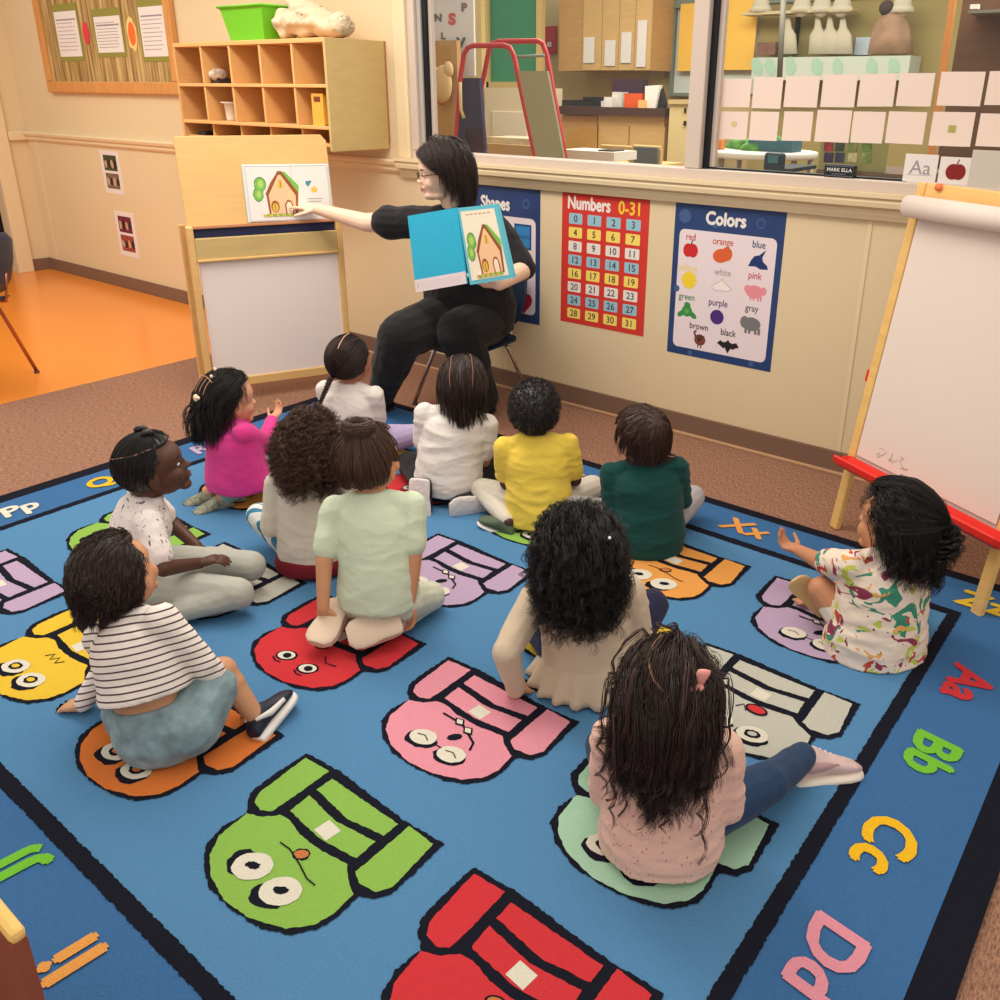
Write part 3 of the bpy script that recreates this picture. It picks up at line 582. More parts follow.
for k in range(7): A.line([(-.20+.02*k+random.uniform(-.02, .02), .345+random.uniform(-.02, .02)) for _ in range(4)], .0015, M('scribble', (130, 116, 110), .8), 1)
A.build('scribble', pe)
g = G(); g.tube([TL_ @ Vector((-.31, -.05, 1.165)), TL_ @ Vector((.32, -.05, 1.165))], .036, pp, 20); g.build('paper_roll', pe)
for x in (-.318, .32): g = G(); g.box((x, -.06, 1.15), (x+.006, -.0, 1.18), ew, TL_); g.build('roll_holder', pe)
rp = M('red_plastic', (224, 44, 30), .3)
g = G(); n = 12; secs = []
prof = [(-.098, .018), (-.094, -.002), (-.078, -.016), (-.02, -.018), (-.012, .016), (-.020, .018), (-.028, -.006), (-.072, -.004), (-.084, .018), (-.092, .024)]
vs = []
for x, sc in ((-.330, .6), (-.312, 1), (.36, 1), (.375, .75)): vs += [TL_ @ Vector((x, -.06+(a+.06)*sc-.0, .272+b*sc)) for a, b in prof]
m_ = len(prof); g.add(vs, [(i*m_+j, i*m_+(j+1) % m_, (i+1)*m_+(j+1) % m_, (i+1)*m_+j) for i in range(3) for j in range(m_)]+[tuple(range(m_)), tuple(reversed(range(3*m_, 4*m_)))], rp)
g.build('paint_tray', pe, bevel=.003)
g = G(); g.box((-.36, .005, .555), (-.335, .03, .60), rp, TL_); g.build('red_clip', pe, bevel=.004)
g = G(); g.tube([TL_ @ Vector((-.24, -.02, 1.235)), TL_ @ Vector((-.24, .02, 1.235))], .012, M('knob_orange', (226, 120, 70), .4), 12); g.build('peg', pe)

# ================================================================ plastic chair at the left edge, wooden end panel near the camera
chrome = M('chrome', (190, 178, 170), .25, metal=.9); cnavy = M('chair_navy', (40, 52, 74), .35); coppery = M('coppery_leg', (170, 110, 84), .3, metal=.8)
def shell_chair(name, label, loc, rz, mat, seat_h=.36, w=.36, legm=chrome, group=None, spread=.04, foot=None):
    r = thing(name, label, 'chair', loc, rz, group)
    g = G(); h = w/2
    g.loft([((0, y, seat_h+z), h*a, .012, (1, 0, 0), (0, 0, 1)) for y, z, a in ((h, -.012, .75), (h*.9, -.004, .95), (0, 0, 1), (-h*.8, .0, .95), (-h, .012, .8))], mat, 16); g.build('seat', r)
    g = G(); g.loft([((0, -h-.01-.05*t, seat_h+.05+.30*t), h*a, .010, (1, 0, 0), (0, 1, .1)) for t, a in ((0, .55), (.15, .85), (.5, 1), (.85, .98), (1, .7))], mat, 16); g.build('backrest', r)
    for sx in (-1, 1):
        for sy in (-1, 1):
            g = G(); a = Vector((sx*h*.7, sy*h*.55, seat_h-.012)); b = Vector((sx*(h+spread), sy*(h+spread), .012))
            g.tube([a, a+Vector((sx*.02, sy*.01, -.02)), b], .010, legm, 10); g.tube([b, b-Vector((0, 0, .012))], .014, M('chair_foot', (90, 60, 54), .5), 10); g.build('leg', r)
    g = G()
    for sx in (-1, 1): g.tube([(sx*h*.6, h*.4, seat_h-.015), (sx*h*.6, -h, seat_h-.01), (sx*h*.6, -h-.03, seat_h+.14)], .009, legm, 8)
    g.build('frame_bars', r); return r
chb = fl(-9, 266, .64)-Vector((.795, .607, 0))*.25
shell_chair('plastic_chair', 'dark navy shell chair on orange floor at the left edge', (chb.x, chb.y, 0), math.radians(127), cnavy, seat_h=.44, w=.42, legm=coppery, spread=.02)
g = G(); p = fl(11.5, 941, .52); bm_ = M('brown_laminate', (140, 76, 58), .5)
g = G(); wr = thing('wooden_stand', 'brown panelled wooden stand with pale rounded top edge by the rug corner', 'stand', (p.x, p.y, 0))
g = G(); g.box((-.42, 0, .0), (-.004, .018, .508), bm_); g.build('panel', wr)
g = G(); g.box((-.42, -.001, .505), (-.002, .019, .525), M('pale_cap', (232, 190, 110), .5)); g.build('top_edge', wr, bevel=.008)
g = G(); g.box((-.42, -.30, 0), (-.40, 0, .50), bm_); g.build('side_panel', wr)

# ================================================================ things on the sill and on the window glass
sheetm = M('window_paper', (232, 210, 198), .75)
rows = [[(722.5, 79, 750.5, 107), (753, 77, 782, 108), (785, 76, 818.5, 107), (822, 74.5, 856, 107), (859, 74, 895, 106.5), (898, 73, 933, 106), (939, 71.5, 983, 105.5), (987, 71, 1029, 105)],
        [(720, 112, 747.5, 139), (750, 112, 778, 140), (783, 112, 812, 140.5), (816, 110.5, 850.5, 141.5), (852, 112, 884, 142.5), (887, 112, 925, 143), (931, 112.5, 973, 145.5), (978, 114, 1018, 146)]]
ordn = ['first', 'second', 'third', 'fourth', 'fifth', 'sixth', 'seventh', 'eighth']
for r, row in enumerate(rows):
    for k, (x0, y0, x1, y1) in enumerate(row):
        yl = YW+.0425; a, b = wrect(x0, y0, x1, y1, yl); w, h = b.x-a.x, b.z-a.z; tl = random.uniform(-.015, .015)
        F = lambda u, v, q: (u, -q+.004*math.sin(v*20), v+u*tl)
        g = G(); A = Art(F)
        for i in range(4): v0, v1 = h*i/4, h*(i+1)/4; A.prism([(0, v0), (w, v0), (w, v1), (0, v1)], 0, .0008, sheetm, lambda u, v, q: (u, -q, v+u*tl))
        if r == 1 and k == 6: A.F = lambda u, v, q: (u, -.001-q, v); A.rect(w*.42, h*.40, w*.60, h*.62, cc('note_green', (170, 164, 84)), 1)
        if r == 1 and k == 0: A.F = lambda u, v, q: (u, -.001-q, v); A.oval(w*.52, h*.55, w*.11, h*.12, cc('dot_green', (206, 194, 140)), 1)
        o = A.build('paper_sheet'); o.location = (a.x, yl, a.z)
        tag(o, '%s blank sheet from the left in the %s paper row on the window' % (ordn[k], ('upper', 'lower')[r]), 'paper', 'paper sheets taped to the window')
SZ = WZ0+.045
p = wy(848, 178, YW-.012)
g = G(); g.box((-.060, -.015, 0), (.060, .015, .048), M('plate_black', (24, 28, 36), .35)); r = thing('name_plate', 'small black desk name plate standing on the window frame', 'sign', (-1.245, YW+.012, SZ)); g.build('block', r, bevel=.004)
A = Art(lambda u, v, w: (u, -.0155-w, v)); A.line([(-.054, .006), (.054, .006), (.054, .042), (-.054, .042)], .0015, M('plate_line', (120, 130, 140), .5), 1, closed=True); A.text('MARK ELLA', 0, .022, .019, wht, 1, bold=.01); A.text('assistant teacher', 0, .011, .008, pencil, 1); A.build('lettering', r)
def card(label, x0, y0, x1, y1, Y, art, cat='card', th=.004, m=paper, name='letter_card'):
    a, b = wrect(x0, y0, x1, y1, Y); w, h = b.x-a.x, b.z-a.z
    F = lambda u, v, q: (u, -q-.0005, v); A = Art(F); A.box((0, -.0005, 0), (w, th, h), m); art(A, w, h)
    o = A.build(name); o.location = (a.x, Y, a.z); tag(o, label, cat); return o
def artA(A, w, h): A.text('Aa', w*.5, h*.28, h*.72, pencil, 1, sx=1.0); A.line([(w*.1, h*.25), (w*.9, h*.25)], .0012, pencil, 1)
def artB(A, w, h):
    rr_ = cc('dark_apple', (130, 30, 26)); A.oval(w*.42, h*.45, w*.22, h*.30, rr_, 1); A.oval(w*.6, h*.45, w*.20, h*.30, rr_, 1); A.line([(w*.5, h*.7), (w*.56, h*.92)], .004, rr_, 2)
YS = YW-.028
card('white letter card with Aa standing against the window', 904, 155, 937, 181, YS+.02, artA)
card('white card with dark red apple beside the Aa card', 939, 158, 973, 183, YS+.022, artB)
def artG(A, w, h): pass
card('plain grey white card behind the paper easel top, right of the apple', 970, 151, 1004, 186, YS+.016, artG, m=M('grey_card', (200, 192, 180), .7))

# ================================================================ the room behind the glass
bwall = M('far_wall', (200, 178, 130), .8); olivew = M('olive_far_wall', (158, 142, 92), .8)
YB = 8.4
g = G(); g.box((-12, YW+T, -.05), (5, YB+.2, 0), M('far_floor', (150, 112, 84), .7)); tag(g.build('floor'), kind='structure')
g = G(); g.box((-14, YB, 0), (5.5, YB+.12, 3.2), bwall); tag(g.build('wall_far'), kind='structure')
def wbox(x0, y0, x1, y1, Y, dep, m, g=None, org=None):
    a, b = wrect(x0, y0, x1, y1, Y); g = g or G(); o = org or Vector((0, 0, 0))
    g.box((a.x-o.x, a.y-o.y, a.z-o.z), (b.x-o.x, b.y+dep-o.y, b.z-o.z), m); return g
def gbox(x0, y0, x1, y1, Y, dep, m, g=None, org=None):
    a, b = wrect(x0, y0, x1, y1, Y); g = g or G(); o = org or Vector((0, 0, 0))
    g.box((a.x-o.x, a.y-o.y, 0-o.z), (b.x-o.x, b.y+dep-o.y, b.z-o.z), m); return g
def wthing(name, label, cat, x, y, Y, group=None): p = wy(x, y, Y); return thing(name, label, cat, p, 0, group), p
# alphabet animal board and brown paper with cut-out
r, O = wthing('alphabet_board', 'white wall poster with animal letters behind the window', 'poster', 450, 40, 6.4)
wbox(425, -20, 474, 76, 6.4, .02, M('board_white', (214, 208, 206), .6), org=O).build('sheet', r)
A = Art(lambda u, v, w: Vector(wy(u, v, 6.398))-O-Vector((0, w, 0)))
dk = cc('dkletter', (90, 80, 70)); A.text
for t, x, y, s, c in (('T', 429, 12, 9, (110, 80, 50)), ('N', 438, 21, 10, (110, 104, 100)), ('S', 452, 24, 15, (196, 80, 80)), ('P', 464, 11, 11, (130, 100, 110)), ('L', 443, 39, 9, (120, 104, 60)), ('V', 461, 47, 13, (90, 96, 92))):
    A = Art(A.F); vs, fs = text_geo(t, .06, 0); A.add([A.F(x+a*s, y-b*s, .001) for a, b in vs], fs, cc('al'+t, c)); A.build('letter', r)
for o, lab in ((gbox(428, 40, 458, 160, 6.25, .05, M('kraft_paper', (182, 142, 92), .7)), 'brown kraft paper panel behind the left window edge'),):
    tag(o.build('kraft_panel'), lab, 'panel')
g = G(); c = wy(443, 84, 6.19); g.ell(c, (.11, .03, .16), M('cutout_cream', (214, 180, 134), .7)); g.ell(c+Vector((.07, 0, .12)), (.06, .025, .07), MATS['cutout_cream']); g.ell(c+Vector((-.09, 0, .10)), (.03, .02, .05), MATS['cutout_cream']); g.ell(c+Vector((-.03, -.01, -.15)), (.05, .02, .03), M('cutout_brown', (176, 112, 80), .7))
tag(g.build('paper_cutout'), 'cream paper animal cut-out pinned on the kraft panel', 'cut-out')
# green board in a wood frame, door post
r, O = wthing('green_board', 'green board in pale wood frame on the far wall', 'board', 510, 45, 7.8)
g = G(); fw = M('pale_frame', (216, 184, 120), .6)
wbox(483, -12, 488, 90, 7.78, .06, fw, g, O); wbox(536, -12, 541.5, 88, 7.78, .06, fw, g, O); wbox(483, 82, 541, 88, 7.78, .06, fw, g, O); g.build('frame', r)
wbox(487, -12, 537, 83, 7.82, .02, M('board_green', (58, 140, 100), .5, var=.08, vscale=1), org=O).build('green_panel', r)
tag(wbox(474, -20, 482, 160, 7.0, .06, M('post_cream', (214, 190, 130), .6)).build('trim_9'), kind='structure')
r, O = wthing('fire_sign', 'red sign with small white square on far wall', 'sign', 549, 40, 8.3)
wbox(543, 26, 555.5, 54, 8.37, .03, M('sign_red', (190, 50, 60), .5), org=O).build('plate', r); wbox(547, 42, 551, 47, 8.36, .01, paper, org=O).build('white_square', r)
r, O = wthing('white_cabinet', 'cream cupboard with papers on top behind the red frame', 'cabinet', 507, 120, 7.0)
wm = M('cupboard_cream', (224, 208, 176), .6); gbox(485, 88, 531, 165, 7.0, .5, wm, org=O).build('body', r)
g = G(); wbox(492, 112, 527, 150, 6.985, .015, M('cupboard_door', (230, 216, 190), .6), g, O); g.build('door', r, bevel=.006)
tag(wbox(486, 139, 530, 145.9, 6.0, .35, M('paper_stack', (206, 188, 160), .8, var=.2, vscale=14)).build('paper_pile'), 'pile of papers on a low shelf seen through window', 'papers')
tag(gbox(484, 146, 532, 175, 5.95, .45, M('low_shelf', (196, 160, 110), .6)).build('low_shelf'), 'low wooden shelf under the paper pile', 'shelf')
# red tubular easel with mirror
r, O = wthing('tube_easel', 'red metal tube easel with mirror panel and navy cloth behind glass', 'easel', 510, 100, 5.0)
redt = M('red_tube', (196, 52, 60), .3)
def wt(pts, Y, rad, m, name):
    ws = [Vector(wy(x, y, Y))-O for x, y in pts]
    if name == 'tube_frame': ws[0].z = ws[-1].z = -O.z
    g = G(); g.tube(ws, rad, m, 10); return g.build(name, r)
wt([(446, 270), (452, 190), (460, 80), (464, 54), (468, 47.5), (474, 45.5), (504, 45.5), (510, 48), (514, 56), (538, 170), (557, 262)], 5.0, .018, redt, 'tube_frame')
wt([(452, 260), (464, 175), (489, 50), (493, 43.5), (498, 41.5), (538, 41), (543, 44), (547, 56), (570, 185), (585, 262)], 5.25, .018, redt, 'tube_frame')
wt([(513, 57), (544, 55.5)], 5.1, .010, M('grey_bar', (140, 150, 140), .4), 'cross_bar')
A = G(); q = [Vector(wy(x, y, 4.95))-O for x, y in ((518, 71), (547, 71), (567, 175), (540, 175))]; q2 = [v+Vector((0, .02, 0)) for v in q]
A.add(q+q2, [(3, 2, 1, 0), (4, 5, 6, 7), (0, 1, 5, 4), (1, 2, 6, 5), (2, 3, 7, 6), (3, 0, 4, 7)], M('mirror_grey', (168, 166, 142), .25, metal=.3)); A.build('mirror_panel', r)
g = G(); q = [Vector(wy(x, y, 5.05))-O for x, y in ((460, 78), (479, 78), (487, 180), (457, 180))]; q2 = [v+Vector((0, .03, 0)) for v in q]
g.add(q+q2, [(3, 2, 1, 0), (4, 5, 6, 7), (0, 1, 5, 4), (1, 2, 6, 5), (2, 3, 7, 6), (3, 0, 4, 7)], M('navy_cloth', (58, 56, 92), .8, var=.15, vscale=6, stretch=(6, 1, .5))); g.build('cloth', r)
wt([(460, 82), (461, 110), (464, 118)], 4.97, .012, M('cream_slat', (220, 190, 130), .6), 'slat')
# wall cabinets, counter, base cabinets
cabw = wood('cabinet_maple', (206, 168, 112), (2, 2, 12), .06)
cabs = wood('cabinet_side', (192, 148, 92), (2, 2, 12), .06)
r, O = wthing('upper_cabinet', 'maple wall cupboard with sheets taped on its doors', 'cabinet', 605, 40, 7.9)
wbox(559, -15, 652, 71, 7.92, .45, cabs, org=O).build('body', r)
for x0, x1 in ((583, 601.5), (602, 618.5), (619, 634.5), (635, 651)):
    wbox(x0, -12, x1, 70.5, 7.9, .02, cabw, org=O).build('door', r, bevel=.004)
for x0, y0, x1, y1, lb in ((583.5, 37, 594, 63, 'on the leftmost cupboard door'), (604.5, 40, 615, 66, 'on the second cupboard door'), (621, 32, 631, 63, 'tall one on the third cupboard door'), (637, 20, 646, 67, 'longest one, on the last cupboard door')):
    tag(wbox(x0, y0, x1, y1, 7.885, .01, paper).build('taped_sheet'), 'white sheet taped '+lb, 'paper', 'sheets on the cupboard doors')
tag(wbox(651, 54, 665, 78, 8.38, .01, M('pale_sheet', (200, 190, 164), .7)).build('wall_sheet'), 'pale sheet on the far wall right of the cupboards', 'paper')
r, O = wthing('base_cabinet', 'maple base cupboard with drawers under the dark worktop', 'cabinet', 612, 135, 7.0)
gbox(561, 116.5, 663, 175, 7.1, .9, cabw, org=O).build('body', r)
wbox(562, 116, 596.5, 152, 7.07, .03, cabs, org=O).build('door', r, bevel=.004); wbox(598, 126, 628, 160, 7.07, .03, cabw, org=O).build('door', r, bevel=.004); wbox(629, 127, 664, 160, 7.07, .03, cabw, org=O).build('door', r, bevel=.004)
wbox(598, 114, 664, 125, 7.07, .03, cabw, org=O).build('drawer', r, bevel=.004)
tag(wbox(559, 108.5, 665, 114, 7.02, 1.0, M('worktop_dark', (74, 50, 46), .4)).build('worktop'), 'dark brown worktop along the far cupboards', 'worktop')
def W2(x, y, Y): return wy(x, y, Y)
tag(wbox(562, 100, 575, 108, 7.3, .3, M('device_black', (34, 34, 38), .5)).build('black_box'), 'black box at left end of the far worktop', 'box')
g = G(); [wbox(x, y, x+w, y+h, 7.2, .2, (MATS['device_black'], paper)[k % 2], g) for k, (x, y, w, h) in enumerate(((577, 100, 16, 7), (580, 107, 22, 2), (583, 97, 8, 4), (600, 101, 4, 7), (594, 99, 7, 8)))]
tag(g.build('office_machine'), 'black and white machine among papers on far worktop', 'machine')
g = G(); wbox(604, 97, 612, 108, 7.15, .1, paper, g); wbox(612, 92, 622, 108, 7.25, .1, M('rack_white', (200, 196, 190), .5), g); tag(g.build('paper_rack'), 'white paper rack left of the orange basket', 'rack')
tag(wbox(612, 79, 642, 101, 7.5, .1, M('folder_purple', (66, 44, 62), .6)).build('file_folder'), 'dark purple folder standing behind orange basket', 'folder')
tag(wbox(624, 93.5, 641, 108.5, 7.1, .2, M('basket_orange', (216, 84, 40), .5)).build('basket'), 'orange basket on the far worktop', 'basket')
tag(wbox(638, 100, 644, 108.5, 7.05, .05, M('note_peach', (230, 176, 110), .5)).build('note_box'), 'small peach box in front of orange basket', 'box')
g = G(); q = [Vector(wy(x, y, 7.1)) for x, y in ((645, 86), (660, 85), (655, 108), (645, 108))]; q2 = [v+Vector((0, .05, 0)) for v in q]; g.add(q+q2, [(3, 2, 1, 0), (4, 5, 6, 7), (0, 1, 5, 4), (1, 2, 6, 5), (2, 3, 7, 6), (3, 0, 4, 7)], paper)
q = [Vector(wy(x, y, 7.13)) for x, y in ((660, 85), (665, 104), (663, 109), (654, 109))]; q2 = [v+Vector((0, .05, 0)) for v in q]; g.add(q+q2, [(3, 2, 1, 0), (4, 5, 6, 7), (0, 1, 5, 4), (1, 2, 6, 5), (2, 3, 7, 6), (3, 0, 4, 7)], MATS['device_black'])
tag(g.build('desk_calendar'), 'white tent calendar at right end of the worktop', 'calendar')
r, O = wthing('tall_cabinet', 'cream cupboard with dark handles right of the far worktop', 'cabinet', 676, 130, 7.0)
gbox(668, 104, 692, 175, 7.0, .3, M('cab_cream', (206, 186, 136), .6), org=O).build('body', r); wbox(668, 100, 694, 103.9, 6.98, .3, M('cab_top', (186, 164, 116), .6), org=O).build('top', r)
wbox(684, 108, 685.2, 113, 6.98, .02, black, org=O).build('handle', r); wbox(683.4, 121, 685.4, 125.5, 6.98, .02, black, org=O).build('handle', r)
# far window with yellow sheets and the display shelf
r, O = wthing('window_2', None, None, 700, 40, 8.3); r['kind'] = 'structure'
g = G(); wbox(671, 0, 674, 96, 8.32, .06, M('win_grey', (120, 130, 116), .5), g, O); wbox(671, 93, 700, 96, 8.3, .08, MATS['win_grey'], g, O); wbox(671, -6, 950, 0, 8.3, .08, MATS['win_grey'], g, O); g.build('frame', r)
g = G(); wbox(674, 0, 760, 93, 8.36, .03, M('bright_pane', (206, 212, 206), .4), g, O); g.build('pane', r)
for x0, y0, x1, y1, lb in ((679, 3, 699.5, 71, 'yellow sheet hung left of the aluminium mullion'), (719, -6, 755.5, 70, 'yellow sheet hung right of the aluminium mullion')):
    tag(wbox(x0, y0, x1, y1, 8.28, .02, M('yellow_sheet', (244, 192, 84), .6, var=.06, vscale=2)).build('yellow_sheet'), lb, 'paper', 'yellow sheets hung in the far window')
# olive recess with display shelf
tag(wbox(755, -20, 952, 170, 8.33, .03, olivew).build('wall_recess'), kind='structure')
r, O = wthing('display_shelf', 'long white ledge printed with green leaves behind the sheets', 'shelf', 830, 65, 8.0)
wbox(752, 55.5, 909, 80, 8.0, .3, M('ledge_white', (186, 194, 184), .5), org=O).build('ledge', r)
A = Art(lambda u, v, w: Vector(wy(u, v, 7.998))-O-Vector((0, w, 0)), dz=.002)
for x in (757, 770, 791, 817, 838, 871, 893): A.oval(x, 67, 5.5, 9, M('leaf_print', (156, 188, 168), .6), 1, n=13, j=.25)
A.build('leaf_print', r)
tag(wbox(757, 42, 775, 55, 8.1, .1, M('basket_brown', (120, 84, 72), .7, var=.3, vscale=20)).build('basket'), 'brown basket on ledge beside right yellow sheet', 'basket')
wsh = M('apron_white', (196, 186, 166), .8, bump=.3, bscale=12)
tag(wbox(742, 10.5, 852, 12.5, 8.05, .2, M('rod_cream', (196, 180, 140), .6)).build('hanging_rail'), 'cream rail carrying white hats above the ledge', 'rail')
for k, x in enumerate((761, 802, 822, 842, 902)):
    g = G(); c = wy(x, 6, 8.1); g.ell(c, (.08, .05, .09), wsh); g.loft([(c+Vector((0, 0, -.05)), .115, .07, (1, 0, 0), (0, 1, 0)), (c+Vector((0, 0, 0)), .085, .055, (1, 0, 0), (0, 1, 0))], wsh)
    tag(g.build('white_hat'), ['white hat above the brown basket', 'leftmost white hat of the three together on the rail', 'middle white hat of the three together on the rail', 'rightmost white hat of the three together on the rail', 'white hat above the pink brown jacket'][k], 'hat', 'white hats behind the window')
for k, x in enumerate((788, 818, 830, 843)):
    g = G(); c = wy(x, 16, 8.15); b = wy(x, 54, 8.15); w_ = .07
    g.loft([(c, .02, .015, (1, 0, 0), (0, 1, 0)), (c.lerp(b, .3), .035, .02, (1, 0, 0), (0, 1, 0)), (c.lerp(b, .5), w_*1.1, .03, (1, 0, 0), (0, 1, 0)), (b, w_*1.3, .035, (1, 0, 0), (0, 1, 0))], wsh, 12)
    tag(g.build('apron'), ['white apron by the grey post', 'leftmost white apron of the three together', 'middle white apron of the three together', 'white apron nearest the small bright pane'][k], 'apron', 'white aprons behind the window')
tag(wbox(855, 37, 872, 55, 8.3, .02, M('small_pane_blue', (196, 210, 226), .4)).build('blue_window_square'), 'small pale blue bright square behind aprons', 'picture')  # flat square in pale blue, its colour standing for a bright window
g = G(); c = wy(892, 12, 8.1); b = wy(890, 54, 8.1)
jm = M('jacket_pink_brown', (160, 128, 104), .8, var=.2, vscale=8); g.loft([(c, .07, .05, (1, 0, 0), (0, 1, 0)), (c.lerp(b, .25), .14, .07, (1, 0, 0), (0, 1, 0)), (c.lerp(b, .6), .17, .08, (1, 0, 0), (0, 1, 0)), (b, .19, .08, (1, 0, 0), (0, 1, 0))], jm, 14); g.ell(c+Vector((-.04, -.03, .03)), (.06, .05, .06), M('jacket_collar', (70, 58, 54), .8))
tag(g.build('hanging_jacket'), 'pink brown jacket with dark collar hanging behind window', 'jacket')
g = G(); g.tube([wy(784.5, -20, 7.0), wy(779.5, 78, 7.0)], .022, M('post_grey', (112, 110, 100), .4)); tag(g.build('metal_post'), 'thin grey metal post in front of the white ledge', 'post')
tag(wbox(794, 17, 797, 55, 8.25, .05, black).build('dark_post'), 'short dark upright behind the white aprons', 'post')
# brown tall unit and orange door edge at right
dw = wood('dark_unit', (96, 66, 46), (2, 2, 8), .15, .5)
r = thing('tall_unit', 'dark brown tall unit with shelf behind the rightmost sheets', 'cabinet', wy(990, 60, 6.5)); O = r.location.copy()
gbox(948, -25, 1080, 185, 6.5, .6, dw, org=O).build('body', r); wbox(968, 7.5, 1040, 13.5, 6.3, .2, M('shelf_grey', (120, 116, 108), .5), org=O).build('shelf', r); wbox(970, 4, 978, 9, 6.32, .05, paper, org=O).build('white_item', r)
g = G(); q = [Vector(wy(x, y, 6.2)) for x, y in ((951, -12), (957, -12), (931, 175), (924, 175))]; q2 = [v+Vector((0, .04, 0)) for v in q]; g.add(q+q2, [(3, 2, 1, 0), (4, 5, 6, 7), (0, 1, 5, 4), (1, 2, 6, 5), (2, 3, 7, 6), (3, 0, 4, 7)], M('orange_edge', (206, 136, 76), .5)); tag(g.build('trim_10'), kind='structure')
# round white table, blue chair, things on it; low shelf with picture boards
r = thing('round_table', 'round white table with green cloth and teal tray behind the window', 'table', wy(763, 157, 5.2)); O = r.location.copy(); ww = wy(812, 154, 5.2).x-wy(714, 154, 5.2).x
g = G(); g.loft([((0, 0, z), ww/2*k, .33*k, (1, 0, 0), (0, 1, 0)) for z, k in ((0, .98), (.01, 1), (.03, 1), (.035, .985))], M('table_white', (232, 224, 216), .4), 32); g.build('table_top', r)
for x in (-.28, .30):
    for y in (-.1, .15): g = G(); g.tube([(x*.8, y, 0), (x, y, -O.z)], .018, M('leg_grey', (170, 166, 160), .4)); g.build('leg', r)
g = G(); c = wy(738, 148, 5.2); [g.ell(c+Vector((random.uniform(-.2, .2), random.uniform(-.05, .15), random.uniform(-.03, .05))), (.07, .05, .04), M('greens', (90, 150, 70), .7, var=.4, vscale=20)) for _ in range(9)]
tag(g.build('green_cloth'), 'bunched green and white cloth on the white round table', 'cloth')
tag(wbox(748, 141, 792, 150.5, 5.15, .15, M('teal_tray', (58, 100, 112), .5)).build('teal_tray'), 'teal tray on the white round table', 'tray')
tag(wbox(690+12, 141, 690+18, 152, 5.1, .05, M('orange_item', (214, 130, 70), .6)).build('orange_box') if False else wbox(715, 140, 721, 150, 5.1, .05, M('orange_item', (214, 130, 70), .6)).build('orange_box'), 'small orange box at left edge of the round table', 'box')
r = thing('low_chair', 'dark blue low chair in front of the white round table', 'chair', wy(772, 160, 4.4)); O = r.location.copy()
wbox(763, 153, 784, 170, 4.4, .03, M('chair_dark_blue', (36, 52, 66), .4), org=O).build('backrest', r, bevel=.02); wbox(768, 156, 778, 163, 4.39, .012, M('chair_label_teal', (60, 110, 124), .4), org=O).build('handle_opening', r); wbox(764, 169, 790, 171, 4.4, .35, MATS['chair_dark_blue'], org=O).build('seat', r)
gbox(764, 170, 766, 190, 4.4, .02, chrome, org=O).build('leg', r); gbox(781, 170, 783, 190, 4.4, .02, chrome, org=O).build('leg', r)
r = thing('picture_board', 'olive board with rows of small pictures below the sheets', 'board', wy(850, 155, 4.6)); O = r.location.copy()
wbox(819, 139, 886, 178, 4.6, .02, M('olive_board', (150, 146, 96), .7), org=O).build('board', r)
for k, (x, y, c) in enumerate(((824, 142, (150, 40, 50)), (835, 142, (60, 70, 60)), (848, 142, (130, 140, 80)), (862, 142, (100, 140, 70)), (824, 153, (60, 40, 80)), (835, 153, (50, 60, 90)), (862, 153, (130, 150, 90)), (848, 153, (190, 180, 140)))):
    wbox(x, y, x+9, y+9, 4.595, .005, M('pic%d' % k, c, .6, var=.5, vscale=25), org=O).build('picture', r)
tag(gbox(815, 176, 925, 190, 4.55, .5, M('low_unit', (110, 84, 70), .6)).build('low_unit'), 'low brown unit just behind the window frame', 'cabinet')
r, O = wthing('craft_table', 'white table with tablet at bottom of left window pane', 'table', 590, 156, 5.4)
wbox(560, 152.5, 614, 158, 5.4, .3, M('table_white', (232, 224, 216), .4), org=O).build('table_top', r)
for x in (563, 610): gbox(x, 158, x+3, 200, 5.5, .04, chrome, org=O).build('leg', r)
tag(wbox(598, 150.5, 613, 152.4, 5.45, .15, M('tablet_dark', (60, 56, 56), .4)).build('tablet'), 'dark flat tablet at the corner of the white table', 'tablet')
for (x0, x1, m, lb) in ((600, 631, M('chair_wood', (206, 174, 120), .5), 'pale wooden chair back beside the white table'), (632, 660, M('chair_wood', (206, 174, 120), .5), 'wooden chair with grey cloth over its back')):
    r, O = wthing('wooden_chair', lb, 'chair', (x0+x1)/2, 155, 5.95, 'wooden chairs behind the window')
    wbox(x0, 146, x1, 151, 5.95, .03, m, org=O).build('back_rail', r, bevel=.01); gbox(x0, 150, x0+3, 185, 5.95, .03, m, org=O).build('leg', r); gbox(x1-3, 150, x1, 185, 5.95, .03, m, org=O).build('leg', r); wbox(x0, 165, x1, 168, 5.97, .35, m, org=O).build('seat', r)
    if x0 == 632: wbox(x0+2, 148, x1-3, 163, 5.93, .02, M('grey_cloth', (104, 110, 112), .8), org=O).build('grey_cover', r)
# canvas bag bundle on the cubby
def canvas():
    g = G(); cvm = M('canvas', (214, 194, 164), .85, bump=.6, bscale=14, var=.1, vscale=8)
    g.ell((0, 0, .08), (.13, .11, .08), cvm); g.ell((.03, -.02, .13), (.12, .08, .05), cvm, Matrix.Rotation(.35, 3, 'Y')); g.ell((.13, .02, .065), (.13, .10, .06), cvm, Matrix.Rotation(.35, 3, 'Y')); g.ell((.25, .0, .045), (.09, .07, .045), cvm); g.ell((.30, -.03, .06), (.05, .04, .05), cvm); g.ell((-.12, -.03, .07), (.06, .07, .07), cvm)
    return g

